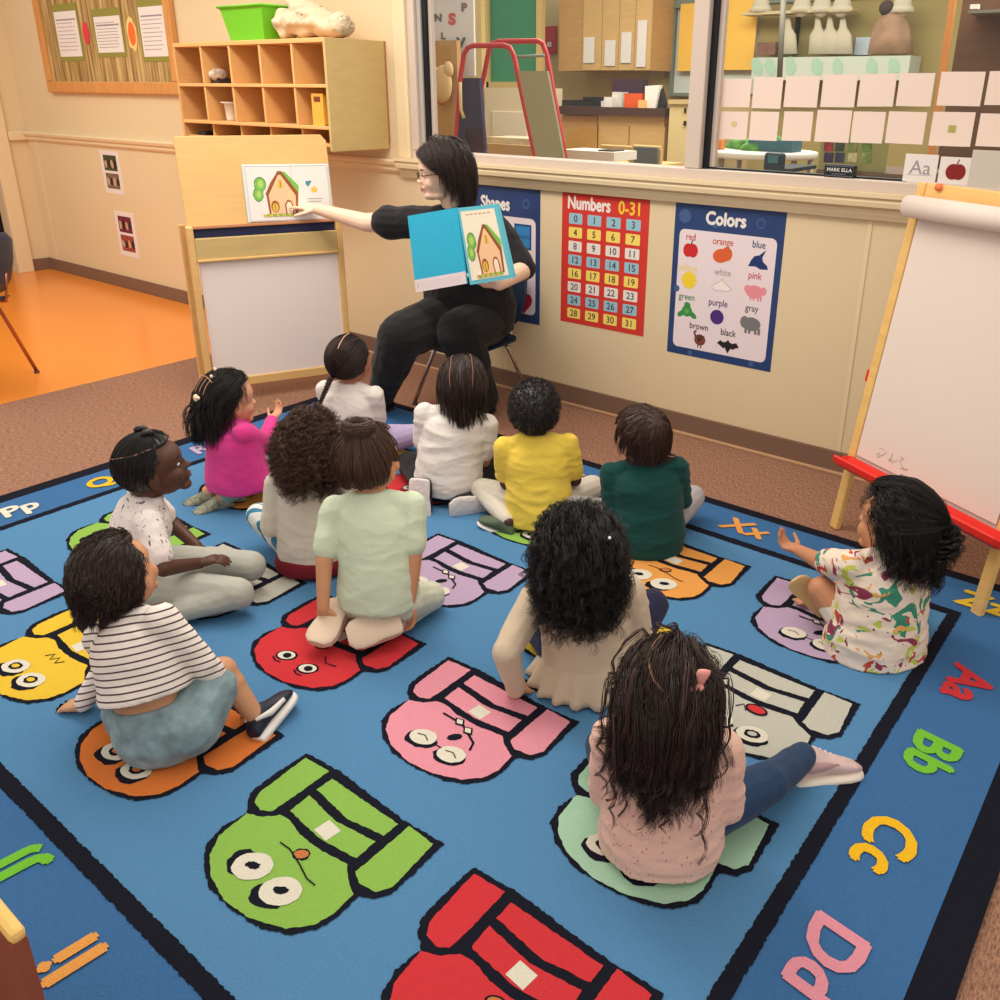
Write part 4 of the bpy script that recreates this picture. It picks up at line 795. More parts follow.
gcv = canvas(); o = gcv.build('canvas_bag')
evalmesh(o, [('REMESH', dict(mode='VOXEL', voxel_size=.008, use_smooth_shade=True)), ('SMOOTH', dict(factor=.5, iterations=3))])
for v in o.data.vertices: v.co += v.normal*.016*(1-2.4*abs(noise.noise(Vector((v.co.x*9, v.co.y*7, v.co.z*16)))))
o.data.materials.clear(); o.data.materials.append(MATS['canvas'])
for p_ in o.data.polygons: p_.use_smooth = True
o.location = (-4.07, 3.22, CZ1+.012); tag(o, 'cream canvas bag slumped on top of the cubby', 'bag')
# ================================================================ people: shared builders
def V(*a): return Vector(a)
FLOORZ = .0015
def skinmesh(g, name, parent, mat, voxel=.005, smooth=4, wr=None, label=None):
    """grow one continuous surface over the collected solids"""
    o = g.build(name, None)
    me = evalmesh(o, [('REMESH', dict(mode='VOXEL', voxel_size=voxel, use_smooth_shade=True)), ('SMOOTH', dict(factor=.6, iterations=smooth))])
    if wr:
        amp, sc, sd = wr; n = len(me.vertices); co = np.empty(n*3); no = np.empty(n*3); me.vertices.foreach_get('co', co); me.vertices.foreach_get('normal', no)
        co = co.reshape(-1, 3); no = no.reshape(-1, 3)
        for i in range(n):
            c = co[i]; q = Vector((c[0]*sc[0]+sd, c[1]*sc[1], c[2]*sc[2]))
            a = noise.noise(q); b = noise.noise(q*2.3+Vector((5, 1, 3)))
            f = (1-abs(a)*2.2)+.45*(1-abs(b)*2.0)-.6
            co[i] += no[i]*amp*f
        me.vertices.foreach_set('co', co.ravel()); me.update()
    cz = np.empty(len(me.vertices)*3); me.vertices.foreach_get('co', cz); cz = cz.reshape(-1, 3); cz[:, 2] = np.maximum(cz[:, 2], FLOORZ); me.vertices.foreach_set('co', cz.ravel()); me.update()
    me.materials.clear(); me.materials.append(mat)
    me.polygons.foreach_set('use_smooth', [True]*len(me.polygons))
    me.polygons.foreach_set('material_index', [0]*len(me.polygons))
    if parent: o.parent = parent
    if label: o['label'] = label
    return o
def cap(g, a, b, ra, rb, m=None, n=12):
    a, b = Vector(a), Vector(b); t = (b-a); L = t.length
    if L < 1e-6: return
    t /= L; up = Vector((0, 0, 1)) if abs(t.z) < .9 else Vector((1, 0, 0)); x = t.cross(up).normalized(); y = t.cross(x)
    secs = []
    for k in range(4): an = PI/2*k/4; secs.append((a-t*ra*math.cos(an), max(ra*math.sin(an), ra*.05), x, y))
    for k in range(5): f = k/4; secs.append((a+t*L*f, ra+(rb-ra)*f, x, y))
    for k in range(1, 5): an = PI/2*k/4; secs.append((b+t*rb*math.sin(an), max(rb*math.cos(an), rb*.05), x, y))
    g.loft([(c, r, r, xx, yy) for c, r, xx, yy in secs], m or DUM, n)
DUM = M('cloth_default', (200, 200, 200))
def ik(a, t, l1, l2, pole):
    a, t, pole = Vector(a), Vector(t), Vector(pole); d = t-a; L = min(d.length, (l1+l2)*.995); d.normalize(); t = a+d*L
    x = (l1*l1-l2*l2+L*L)/(2*L); h = math.sqrt(max(l1*l1-x*x, 0)); p = pole-d*pole.dot(d)
    p = p.normalized() if p.length > 1e-5 else Vector((0, 0, -1)); return a+d*x+p*h, t
class Spine:
    def __init__(s, base=(0, 0, 0), lean=0, side=0, twist=0, z0=.05, z1=.22, top=1.4, curve=0, hs=1.0):
        s.P = [Vector(base)]; s.F = []; dz = .01; n = int(top/dz)
        for i in range(n):
            z = i*dz; k = min(1, max(0, (z-z0)/(z1-z0))); a = math.radians(lean)*(.35+.65*k)+math.radians(curve)*k*k; b = math.radians(side)*k; tw = math.radians(twist)*k
            R = Matrix.Rotation(b, 3, 'Y') @ Matrix.Rotation(-a, 3, 'X') @ Matrix.Rotation(tw, 3, 'Z')
            s.F.append(R); s.P.append(s.P[-1]+R @ Vector((0, 0, dz*hs)))
        s.dz = dz
    def R(s, z): return s.F[max(0, min(len(s.F)-1, int(z/s.dz)))]
    def c(s, z): i = max(0, min(len(s.P)-2, int(z/s.dz))); return s.P[i]+(s.P[i+1]-s.P[i])*(z/s.dz-i)
    def p(s, x, y, z): return s.c(z)+s.R(z) @ Vector((x, y, 0))
    def ring(s, z, rx, ry, yo=0, xo=0): R = s.R(z); return (s.c(z)+R @ Vector((xo, yo, 0)), rx, ry, R @ Vector((1, 0, 0)), R @ Vector((0, 1, 0)))
def hand(g, W, d, nrm, side, s=1.0, curl=.5, point=False):
    """palm, four unequal bent fingers and a thumb; d = pointing direction, nrm = palm side, side = direction of the thumb"""
    W = Vector(W); d = Vector(d).normalized(); nrm = Vector(nrm); nrm = (nrm-d*nrm.dot(d)).normalized(); lat = Vector(side); lat = (lat-d*lat.dot(d)-nrm*lat.dot(nrm)).normalized()
    g.loft([(W+d*a*s, w*s, h*s, lat, nrm) for a, w, h in ((-.012, .016, .014), (.004, .018, .013), (.022, .026, .013), (.040, .029, .011), (.052, .026, .009))], DUM, 12)
    for i, (o, L, r) in enumerate(((.021, .92, .0066), (.007, 1.04, .0070), (-.008, .98, .0068), (-.021, .76, .0058))):
        c = curl*(1+.12*i); 
        if point and i == 0: c = .12
        p = W+d*.044*s+lat*o*s; dr = (d+lat*(o*3.0)).normalized()
        for k, l in enumerate((.026, .017, .013)):
            an = c*(.55 if k == 0 else .75); dr = (dr*math.cos(an)+nrm*math.sin(an)*1).normalized(); q = p+dr*l*L*s; cap(g, p, q, r*s*(1-.08*k), r*s*(.92-.10*k), n=8); p = q
    p = W+d*.012*s+lat*.020*s+nrm*.003*s; dr = (d*.62+lat*.72+nrm*.25).normalized()
    for k, l in enumerate((.022, .018, .014)):
        q = p+dr*l*s; cap(g, p, q, .0085*s*(1-.1*k), .0078*s*(1-.12*k), n=8); p = q; dr = (dr*.88+d*.3+nrm*.2*curl).normalized()
def headmesh(g, C, R, s=1.0, adult=False):
    def e(c, r, rot=None): g.ell(C+R @ (Vector(c)*s), tuple(x*s for x in r), DUM, R @ rot if rot else R, n=20, k=14)
    e((0, -.012, .020), (.0715, .084, .076)); e((0, .016, -.030), (.055, .060, .058)); e((0, .030, .020), (.060, .050, .050))
    for x in (-1, 1):
        e((x*.030, .046, -.030), (.024, .022, .024)); e((x*.0715, -.006, -.016), (.0075, .016, .024), Matrix.Rotation(x*.25, 3, 'Z')); e((x*.0745, -.012, -.012), (.006, .008, .018), Matrix.Rotation(x*.5, 3, 'Z'))
        e((x*.026, .060, .014), (.020, .012, .007)); e((x*.008, .082, -.026), (.006, .007, .005))
    e((0, .071, -.010), (.0075, .012, .020), Matrix.Rotation(.35, 3, 'X')); e((0, .084, -.022), (.0095, .010, .008))
    e((0, .072, -.046), (.019, .010, .007)); e((0, .070, -.056), (.017, .010, .006)); e((0, .058, -.078), (.024, .018, .014))
    if adult: e((0, .040, -.075), (.034, .036, .020)); e((0, .020, -.078), (.046, .042, .018))
def faceparts(root, C, R, s, iris=(60, 36, 24), lip=(176, 96, 88), brow=(40, 28, 24), ey=0.0):
    wm_ = M('eye_white', (222, 214, 208), .3); im = M('iris_%d' % iris[0], iris, .2)
    for x in (-1, 1):
        g = G(); c = C+R @ (V(x*.027, .0615+ey, -.001)*s); g.ell(c, (.0115*s, .0085*s, .0065*s), wm_, R, 14, 8); g.ell(c+R @ (V(0, .0062, 0)*s), (.0055*s, .0032*s, .0058*s), im, R, 12, 8); g.build('eye', root)
        g = G(); g.tube([C+R @ (V(x*.014, .0725+ey, .017)*s), C+R @ (V(x*.028, .0735+ey, .0205)*s), C+R @ (V(x*.043, .0635+ey, .018)*s)], [.002*s, .0026*s, .0012*s], M('brow_%d' % brow[0], brow, .8), 6); g.build('eyebrow', root)
    g = G(); lm = M('lips_%d' % lip[0], lip, .45)
    g.tube([C+R @ (V(x, y, z)*s) for x, y, z in ((-.019, .070, -.0505), (-.009, .080, -.047), (0, .0815, -.048), (.009, .080, -.047), (.019, .070, -.0505))], [.001*s, .0032*s, .003*s, .0032*s, .001*s], lm, 6)
    g.tube([C+R @ (V(x, y, z)*s) for x, y, z in ((-.016, .071, -.0525), (0, .0795, -.0555), (.016, .071, -.0525))], [.001*s, .004*s, .001*s], lm, 6); g.build('lips', root)
# ---- hair
def tubes_np(paths, rad, mat, name, parent, taper=.35, sides=3):
    n, k, _ = paths.shape; T = np.gradient(paths, axis=1); T /= np.linalg.norm(T, axis=2, keepdims=True)+1e-9
    up = np.array([.31, .22, .92]); A = np.cross(T, up); A /= np.linalg.norm(A, axis=2, keepdims=True)+1e-9; B = np.cross(T, A)
    r = (np.linspace(1, taper, k)[None, :, None])*np.asarray(rad).reshape(-1, 1, 1)*np.ones((n, 1, 1))
    r[:, -1] *= .3
    vs = np.stack([paths+(A*math.cos(2*PI*j/sides)+B*math.sin(2*PI*j/sides))*r for j in range(sides)], 2).reshape(-1, 3)
    b = (np.arange(n)*k*sides)[:, None, None]+(np.arange(k-1)*sides)[None, :, None]; j = np.arange(sides)[None, None, :]; j2 = (j+1) % sides
    F = np.stack([b+j, b+j2, b+sides+j2, b+sides+j], 3).reshape(-1, 4)
    me = bpy.data.meshes.new(name); me.vertices.add(len(vs)); me.vertices.foreach_set('co', vs.ravel()); me.loops.add(F.size); me.loops.foreach_set('vertex_index', F.ravel().astype(np.int32))
    me.polygons.add(len(F)); me.polygons.foreach_set('loop_start', np.arange(len(F), dtype=np.int32)*4); me.polygons.foreach_set('loop_total', np.full(len(F), 4, np.int32)); me.polygons.foreach_set('use_smooth', [True]*len(F))
    me.update(calc_edges=True); me.validate(); me.materials.append(mat); return link(name, me, parent)
def hairmat(name, c, v=.35): return M('hair_'+name, c, .42, island=v, spec=.45)
HR = np.array([.0765, .0905, .083])
class Hair:
    def __init__(s, C, R, sc, torso=None): s.C = np.array(C); s.R = np.array(R); s.s = sc; s.torso = torso
    def W(s, q): return s.C+(q*s.s) @ s.R.T          # head frame -> figure frame
    def surf(s, d, off=0.0): d = d/np.linalg.norm(d, axis=-1, keepdims=True); return d*(HR+off)+np.array([0, -.010, .018])
    def keep(s, d, front=.30, low=-.62, ear=True):
        x, y, z = d[..., 0], d[..., 1], d[..., 2]
        face = (y > front-.25*(z < .15)) & (z < .60)
        nape = z < low+.30*np.clip(y+.2, 0, 1)
        side = (np.abs(x) > .75) & (y > -.12) & (z < -.15)
        return ~(face | nape | side)
    def roots(s, n, **kw):
        out = []
        while len(out) < n:
            d = RNG.normal(size=(n*3, 3)); d /= np.linalg.norm(d, axis=1, keepdims=True); d = d[s.keep(d, **kw)]; out = d if len(out) == 0 else np.vstack([out, d])
        return out[:n]
    def shell(s, parent, mat, thick=.004, noise_amp=0.0, low=-.62, front=.30, name='hair', freq=30, bumps=None):
        nu, nv = 120, 76; d = np.zeros((nv+1, nu, 3))
        for i in range(nv+1):
            a = -PI/2+PI*i/nv
            for j in range(nu): b = 2*PI*j/nu; d[i, j] = (math.cos(a)*math.cos(b), math.cos(a)*math.sin(b), math.sin(a))
        off = np.full((nv+1, nu), thick)
        if noise_amp:
            for i in range(nv+1):
                for j in range(nu): off[i, j] += noise_amp*noise.noise(Vector(d[i, j])*freq/10)
        ins = ~s.keep(d, low=low, front=front); off[ins] = -.010
        P = s.W(s.surf(d)+d*off[..., None])
        vs = P.reshape(-1, 3); fs = []
        for i in range(nv):
            for j in range(nu):
                q = (i*nu+j, i*nu+(j+1) % nu, (i+1)*nu+(j+1) % nu, (i+1)*nu+j)
                if ins[i, j] and ins[i, (j+1) % nu] and ins[i+1, j] and ins[i+1, (j+1) % nu]: continue
                fs.append(q)
        me = bpy.data.meshes.new(name); me.from_pydata([tuple(v) for v in vs], [], fs); me.update(); me.materials.append(mat); me.polygons.foreach_set('use_smooth', [True]*len(fs))
        return link(name, me, parent)
    def collide(s, p, off):
        q = ((p-s.C) @ s.R)/s.s-np.array([0, -.010, .018]); e = HR+off[:, None]; l = np.linalg.norm(q/e, axis=1); m = l < 1
        q[m] /= l[m][:, None]; p = s.C+((q+np.array([0, -.010, .018]))*s.s) @ s.R.T
        if s.torso is not None:
            for (tc, tr, TR) in s.torso:
                q = (p-tc) @ TR; e = tr+.35*off[:, None]; l = np.linalg.norm(q/e, axis=1); m = l < 1; q[m] /= l[m][:, None]; p = tc+q @ TR.T
        return p
    def fall(s, d, length, nseg=16, comb=(0, -1, -.4), wgt=1.0, thick=.02, spread=0.0, out=.0):
        """guide paths: combed along the scalp, then falling under their weight"""
        n = len(d); off = RNG.uniform(.003, thick, n); p = s.W(s.surf(d)+d*.002); L = np.asarray(length)*np.ones(n); ds = L/nseg
        cm = (np.array(comb)[None, :]*np.ones((n, 1))) @ s.R.T; cm /= np.linalg.norm(cm, axis=1, keepdims=True)
        nd = d @ s.R.T; v = cm-nd*(cm*nd).sum(1, keepdims=True); v /= np.linalg.norm(v, axis=1, keepdims=True)+1e-6; v = v+nd*out
        path = [p]; g = np.array([0, 0, -1.0])
        for k in range(nseg):
            f = min(1, (k+1)/nseg*2.2)*wgt
            v = v*.72+(cm*(1-f)*.5+g*(.15+f))*.28+RNG.normal(size=(n, 3))*spread; v /= np.linalg.norm(v, axis=1, keepdims=True)
            p = s.collide(p+v*ds[:, None], off); path.append(p)
        return np.stack(path, 1)
    def strands(s, guides, per, r0=.010, r1=.003, rad=.0011, curl=0.0, turns=6, parent=None, mat=None, name='hair_strands', curlvar=.5, sides=3, fuzz=0.0, c0=0.0):
        n, k, _ = guides.shape; T = np.gradient(guides, axis=1); T /= np.linalg.norm(T, axis=2, keepdims=True)+1e-9
        # finer sampling for curls
        if curl: 
            K = max(k, int(turns*7)); t0 = np.linspace(0, k-1, K); i0 = np.minimum(t0.astype(int), k-2); f = (t0-i0)[None, :, None]
            guides = guides[:, i0]*(1-f)+guides[:, i0+1]*f; k = K; T = np.gradient(guides, axis=1); T /= np.linalg.norm(T, axis=2, keepdims=True)+1e-9
        A = np.cross(T, np.array([.3, .5, .8])); A /= np.linalg.norm(A, axis=2, keepdims=True)+1e-9; B = np.cross(T, A)
        t = np.linspace(0, 1, k)[None, :, None]
        if curl:
            ph = RNG.uniform(0, 2*PI, (n, 1, 1)); tu = turns*RNG.uniform(1-curlvar*.4, 1+curlvar*.4, (n, 1, 1)); am = curl*RNG.uniform(1-curlvar, 1+curlvar, (n, 1, 1))*np.clip((t-c0)*(3.0 if c0 == 0 else 1.6), 0, 1)
            guides = guides+(A*np.cos(ph+tu*2*PI*t)+B*np.sin(ph+tu*2*PI*t))*am
        a = RNG.uniform(0, 2*PI, (n, per, 1, 1)); q = np.sqrt(RNG.uniform(0, 1, (n, per, 1, 1))); w = (r0*(1-t)+r1*t)[:, None]
        P = guides[:, None]+(A[:, None]*np.cos(a)+B[:, None]*np.sin(a))*q*w
        if fuzz: P = P+np.cumsum(RNG.normal(size=P.shape)*fuzz, axis=2)*.6
        return tubes_np(P.reshape(n*per, k, 3), np.full(n*per, rad), mat, name, parent, sides=sides)
    def to_point(s, d, gp, nseg=12, lift=.004):
        """strands combed over the scalp to a gathering point gp (unit direction)"""
        gp = np.array(gp)/np.linalg.norm(gp); n = len(d); om = np.arccos(np.clip(d @ gp, -1, 1))[:, None]; so = np.sin(om)+1e-5; P = []
        l = RNG.uniform(.002, lift, (n, 1))
        for k in range(nseg+1):
            t = k/nseg*.97; q = (np.sin((1-t)*om)*d+np.sin(t*om)*gp)/so; P.append(s.W(s.surf(q)+q*l*(1+.6*t)))
        return np.stack(P, 1)
def parting(h, pts, root, mat, w=.0016, lift=.0065):
    P = np.array(pts, float); t = np.linspace(0, len(P)-1, 14); i = np.minimum(t.astype(int), len(P)-2); f = (t-i)[:, None]; q = P[i]*(1-f)+P[i+1]*f
    q /= np.linalg.norm(q, axis=1, keepdims=True); w3 = h.W(h.surf(q)+q*lift); g = G(); g.tube([Vector(x) for x in w3], w, mat, 6); g.build('parting', root)
# ---- feet and shoes
def shoe(root, A_, d, u, L, up_m, sole_m, name='shoe', barefoot=None, th=.014, wide=1.0, extra=None):
    A_, d, u = Vector(A_), Vector(d).normalized(), Vector(u); u = (u-d*u.dot(d)).normalized(); w = d.cross(u)
    prof = ((-.26, .20, .10), (-.22, .24, .20), (-.05, .25, .34), (.12, .25, .38), (.30, .29, .27), (.48, .31, .20), (.62, .28, .15), (.72, .17, .08))
    g = G(); base = A_-u*L*.30
    g.loft([(base+d*L*t+u*L*hh*.5, L*ww*.60*wide, L*hh*.55, w, u) for t, ww, hh in prof], DUM, 16)
    o = skinmesh(g, name, root, up_m, .004, 3)
    g = G(); g.loft([(base+d*L*t-u*th*.35, L*ww*.64*wide, th*.72, w, u) for t, ww, hh in prof], sole_m, 16); g.build('sole', o, bevel=.002)
    if extra:
        g = G(); extra(g, base, d, u, w, L); g.build('stripe', o)
    return o
def footprims(g, A_, d, u, L):
    A_, d, u = Vector(A_), Vector(d).normalized(), Vector(u); u = (u-d*u.dot(d)).normalized(); w = d.cross(u); base = A_-u*L*.24
    g.loft([(base+d*L*t+u*L*hh*.5, L*ww*.5, L*hh*.5, w, u) for t, ww, hh in ((-.24, .2, .14), (-.1, .24, .30), (.1, .24, .32), (.3, .27, .2), (.48, .30, .13), (.56, .26, .09))], DUM, 12)
    for i, o in enumerate((.085, .04, 0, -.04, -.08)): c = base+d*L*(.54-.02*i)+w*L*o*1.2+u*L*.04; cap(g, c, c+d*L*.10, L*.035, L*.03, n=8)

# ================================================================ the children
def cloth(name, c, **kw): kw.setdefault('bump', .15); kw.setdefault('bscale', 90); return M('cloth_'+name, c, .85, spec=.12, sheen=.1, **kw)
def kid(label, head_px, hz, face, skin, shirt, pants, s=1.0, lean=10, side=0, twist=0, seat=0.0, sleeve='short', neck=.372, curve=6,
        head=(0, 0, 0), arms=None, legs=None, voxel=.0045, pants_r=1.0, shirt_r=1.0, hem=.02, shorts=False, shoes=None, wr=(.0035, (9, 9, 22), 0), headoff=.462, hsz=1.0, flare=1.0, face_cfg=None, hands=(1, 1), curl=.6, group=None, bot=None, hs=1.0):
    f = Vector((face[0], face[1], 0)).normalized(); th = math.atan2(-f.x, f.y); Rz = Matrix.Rotation(th, 3, 'Z')
    def setup(hs_, side_):
        s_ = s; sp_ = Spine((0, 0, seat), lean, side_, twist, top=.7, z0=.04*s_, z1=.2*s_, curve=curve, hs=hs_); return sp_, sp_.c(headoff*s_)+sp_.R(.42*s_) @ V(0, .008, 0)
    if bot:
        bw = fl(bot[0], bot[1], bot[2]+.01); bw += Vector((-.607, .795, 0))*.098*s
        best = None
        for s_ in [.66+i*.02 for i in range(29)]:
            for sd_ in [side+j*2.0 for j in range(-8, 9)]:
                hc_ = setup(s_, sd_)[1]; w_ = np.array(Vector((bw.x, bw.y, .0107))+Rz @ hc_)-_C; cz = w_ @ _f; e = (FPX*(w_ @ _r)/cz+PX-head_px[0])**2+(FPX*(w_ @ _d)/cz+PY-head_px[1])**2+(s_-.95)**2*700+(sd_-side)**2*.12
                if best is None or e < best[0]: best = (e, s_, sd_)
        hs, side = best[1], best[2]
        sp, hc = setup(hs, side); base = Vector((bw.x, bw.y, .0107))
    else:
        sp, hc = setup(hs, side); hw = fl(head_px[0], head_px[1], hc.z if hz is None else hz); base = hw-Rz @ Vector((hc.x, hc.y, 0)); base.z = 0.0107
    root = thing('person', label, 'person', base, th, group)
    def L(x, y, z): return Rz.inverted() @ (fl(x, y, z)-base)          # a point seen at (x, y), z above the floor
    X = lambda p: Vector(L(*p[1:])) if p[0] == 'px' else Vector(p)*s
    D = lambda p: Vector(L(*p[4:7]))-Vector(L(*p[1:4])) if p[0] == 'pxd' else Vector(p)
    hk = 1.13*s*hsz
    yaw, pit, rol = [math.radians(a) for a in head]
    HRm = sp.R(.42*s)*1.0; HRm = Matrix.Rotation(math.radians(side)*.3, 3, 'Y') @ Matrix.Rotation(yaw, 3, 'Z') @ Matrix.Rotation(pit, 3, 'X') @ Matrix.Rotation(rol, 3, 'Y')
    info = dict(root=root, sp=sp, C=hc, R=HRm, s=s, L=L)
    g = G(); rg = lambda z, rx, ry, yo=0: sp.ring(z*s, rx*s, ry*s, yo*s)
    g.loft([rg(.02, .085, .07), rg(.06, .102, .085), rg(.12, .094, .075), rg(.2, .09, .068), rg(.28, .098, .068), rg(.33, .088, .052), rg(.362, .05, .042), rg(.40, .036, .036), rg(.44, .036, .038)], DUM, 20)
    headmesh(g, hc, HRm, hk)
    shs, els, wrs = [], [], []
    sk = M('skin_%d' % skin[0], skin, .5, var=.04, vscale=12, spec=.3)
    arms = arms or [None, None]
    for i, sx in enumerate((-1, 1)):
        sh = sp.p(sx*.120*s, 0, .325*s); tgt, pole = (arms[i] or ((sx*.06, .17, .13), (sx*.25, -.7, -.8)))[:2]
        el, w = ik(sh, X(tgt), .158*s, .138*s, Vector(pole)); shs.append(sh); els.append(el); wrs.append(w)
        cap(g, sh, el, .034*s, .026*s); cap(g, el, w, .026*s, .0185*s)
        dd = (w-el).normalized(); hn = Vector(arms[i][2]) if arms[i] and len(arms[i]) > 2 else Vector((-sx*.4, 0, -1)); hd = D(arms[i][3]) if arms[i] and len(arms[i]) > 3 else dd+V(0, 0, -.1)
        hand(g, w, hd, hn, V(-sx, .3, .3) if not (arms[i] and len(arms[i]) > 4) else Vector(arms[i][4]), .98*s, curl)
    legs = legs or [((-.075, .02, .085), (-.235, .17, .10), (.02, .19, .055), (.6, -.1, -.2)), ((.075, .02, .085), (.235, .17, .10), (-.02, .25, .055), (-.6, -.1, -.2))]
    LJ = []
    for lg in legs:
        h, k, a = [X(p) for p in lg[:3]]; LJ.append((h, k, a)); 
        cap(g, h, k, .052*s, .040*s); cap(g, k, a, .038*s, .024*s); cm = k.lerp(a, .3); g.ell(cm, (.036*s,)*3, DUM)
        if len(lg) > 4 and lg[4] is not None and lg[-1] != 'shod': pass
        if shoes is None or shoes.get('bare'): footprims(g, a, D(lg[3]), lg[4] if len(lg) > 4 and lg[4] is not None else (0, 0, 1), .145*s)
    skinmesh(g, 'body', root, sk, voxel, 3)
    # shirt
    g = G(); q = shirt_r; fl_ = flare
    g.loft([rg(hem, .124*q*fl_, .104*q*fl_)]+[rg(z_, a_*q, b_*q) for z_, a_, b_ in ((.07, .126*(fl_*.5+.5), .102), (.13, .120, .094), (.2, .117, .086)) if z_ > hem+.02]+[rg(.27, .119*q, .084*q), rg(.315, .110*q, .072*q), rg(.345, .078, .060), rg(neck, .056, .052)], DUM, 24)
    for i, sx in enumerate((-1, 1)):
        sh, el, w = shs[i], els[i], wrs[i]; g.ell(sh-sp.R(.3)@V(sx*.022*s, 0, .004), (.044*s, .042*s, .042*s), DUM); cap(g, sp.p(sx*.045*s, -.005*s, .345*s), sh-sp.R(.3)@V(sx*.01*s, 0, .006*s), .034*s, .041*s)
        if sleeve == 'short': e_ = sh.lerp(el, .72); cap(g, sh, e_, .043*s, .041*s)
        elif sleeve == 'long': cap(g, sh, el, .043*s, .035*s); cap(g, el, el.lerp(w, .93), .035*s, .027*s)
        elif sleeve == 'mid': cap(g, sh, el, .045*s, .040*s); cap(g, el, el.lerp(w, .35), .040*s, .036*s)
    skinmesh(g, 'shirt', root, shirt, .005, 3, wr)
    # lower garment
    g = G(); g.loft([rg(.004, .10, .082), rg(.05, .112, .096), rg(.10, .104, .088), rg(.14, .100, .080)], DUM, 20)
    for h, k, a in LJ:
        cap(g, h, k if not shorts else h.lerp(k, shorts), .060*s*pants_r, .049*s*pants_r)
        if not shorts: cap(g, k, k.lerp(a, .92), .047*s*pants_r, .034*s*pants_r)
    skinmesh(g, 'trousers' if not shorts else 'shorts', root, pants, .005, 3, (.002, (10, 10, 18), 3))
    if shoes and not shoes.get('bare'):
        for lg, (h, k, a) in zip(legs, LJ):
            d = D(lg[3]); u = Vector(lg[4]) if len(lg) > 4 and lg[4] is not None else V(0, 0, 1)
            shoe(root, a, d, u, shoes.get('L', .16)*s, shoes['m'], shoes['sole'], shoes.get('name', 'shoe'), th=shoes.get('th', .014), extra=shoes.get('extra'), wide=shoes.get('wide', 1.15))
    faceparts(root, hc, HRm, hk, *(face_cfg or ()))
    R3 = np.array(sp.R(.25*s)); h = Hair(hc, HRm, hk, [(np.array(sp.c(.22*s)), np.array([.118, .092, .17])*s, R3), (np.array(sp.c(.335*s)), np.array([.15, .058, .052])*s, R3)])
    info['hair'] = h; info['els'] = els; info['wrs'] = wrs; info['LJ'] = LJ; return info
BLK, DBR, BRN, MBR = hairmat('black', (27, 22, 23)), hairmat('dark_brown', (52, 36, 32)), hairmat('brown', (84, 58, 46)), hairmat('warm_brown', (66, 42, 36))
KNEEL = lambda o=0: [((-.07, .0, .13), (-.10, .23, .055), (-.085, -.05, .05), (-.05, -1, -.35), (0, -.35, 1)), ((.07, .0, .13), (.10, .23, .055), (.085, -.05, .05), (.05, -1, -.35), (0, -.35, 1))]
def laces(g, base, d, u, w, L):
    lm = M('lace_white', (232, 222, 218), .7)
    for t in (.20, .27, .34, .41): g.tube([base+d*L*t+u*L*(.26-.5*(t-.2))+w*L*.13, base+d*L*t+u*L*(.34-.55*(t-.2)), base+d*L*t+u*L*(.26-.5*(t-.2))-w*L*.13], .003, lm, 6)
    for sg in (-1, 1): g.loft([(base+d*L*t+u*L*.16+w*sg*L*.185, L*.03, L*h_, w, u) for t, h_ in ((-.2, .02), (-.05, .07), (.15, .06), (.35, .02))], M('panel_mauve', (176, 140, 142), .5), 10)
# ---- child in the pink speckled shirt with long wavy hair, nearest
pinkm = cloth('pink_speckle', (224, 178, 160))
def speckle(m, base, spot, scale, thr, stretch=(1, 1, 1), coords='Object'):
    nt = m.node_tree; N = nt.nodes; L = nt.links; b = N['Principled BSDF']; tc = N.new('ShaderNodeTexCoord'); mp = N.new('ShaderNodeMapping'); mp.inputs['Scale'].default_value = stretch
    v = N.new('ShaderNodeTexVoronoi'); v.inputs['Scale'].default_value = scale; L.new(tc.outputs[coords], mp.inputs[0]); L.new(mp.outputs[0], v.inputs['Vector'])
    lt = N.new('ShaderNodeMath'); lt.operation = 'LESS_THAN'; lt.inputs[1].default_value = thr; L.new(v.outputs['Distance'], lt.inputs[0])
    mx = N.new('ShaderNodeMix'); mx.data_type = 'RGBA'; mx.inputs['A'].default_value = lin(base); mx.inputs['B'].default_value = lin(spot); L.new(lt.outputs[0], mx.inputs['Factor']); L.new(mx.outputs['Result'], b.inputs['Base Color'])
speckle(pinkm, (226, 184, 168), (180, 132, 116), 60, .17, (1.6, 1.6, .8))
jean = cloth('dark_jeans', (40, 62, 92), var=.12, vscale=40); 
k = kid('child in speckled pink shirt with long wavy hair and one leg stretched out', (672, 694), None, (-.50, .86), (206, 150, 118), pinkm, jean, bot=(665, 886, 0), s=.95, lean=4, curve=2, sleeve='mid', head=(-10, 6, 0), hem=.015, shirt_r=1.10,
        arms=[((-.08, .17, .12), (-.3, -.7, -.7)), ((.09, .16, .12), (.35, -.7, -.7))],
        legs=[((-.075, .03, .08), (-.14, .22, .075), (.04, .20, .05), (.6, .3, -.1)), ((.08, .02, .08), ('px', 768, 778, .095), ('px', 803, 757, .062), ('w', 0), None)][0:1]+[((.08, .02, .08), ('px', 768, 782, .085), ('px', 806, 754, .052), ('pxd', 800, 748, .05, 868, 738, .055), (-.75, .1, .6))],
        shoes=dict(m=M('shoe_pink_grey', (206, 178, 176), .5, var=.12, vscale=30), sole=M('sole_pale', (226, 214, 200), .5), th=.026, L=.185, wide=1.25, extra=laces), hands=(1, 1))
h = k['hair']; h.shell(k['root'], DBR, .004); d = h.roots(620); ln = np.where(d[:, 2] > -.2, .205, .13)*RNG.uniform(.75, 1.12, len(d))
gd = h.fall(d, ln, 20, comb=(0, -.9, -.3), thick=.024, spread=.014); h.strands(gd, 8, .010, .008, .0009, curl=.010, turns=2.8, c0=.38, parent=k['root'], mat=DBR)
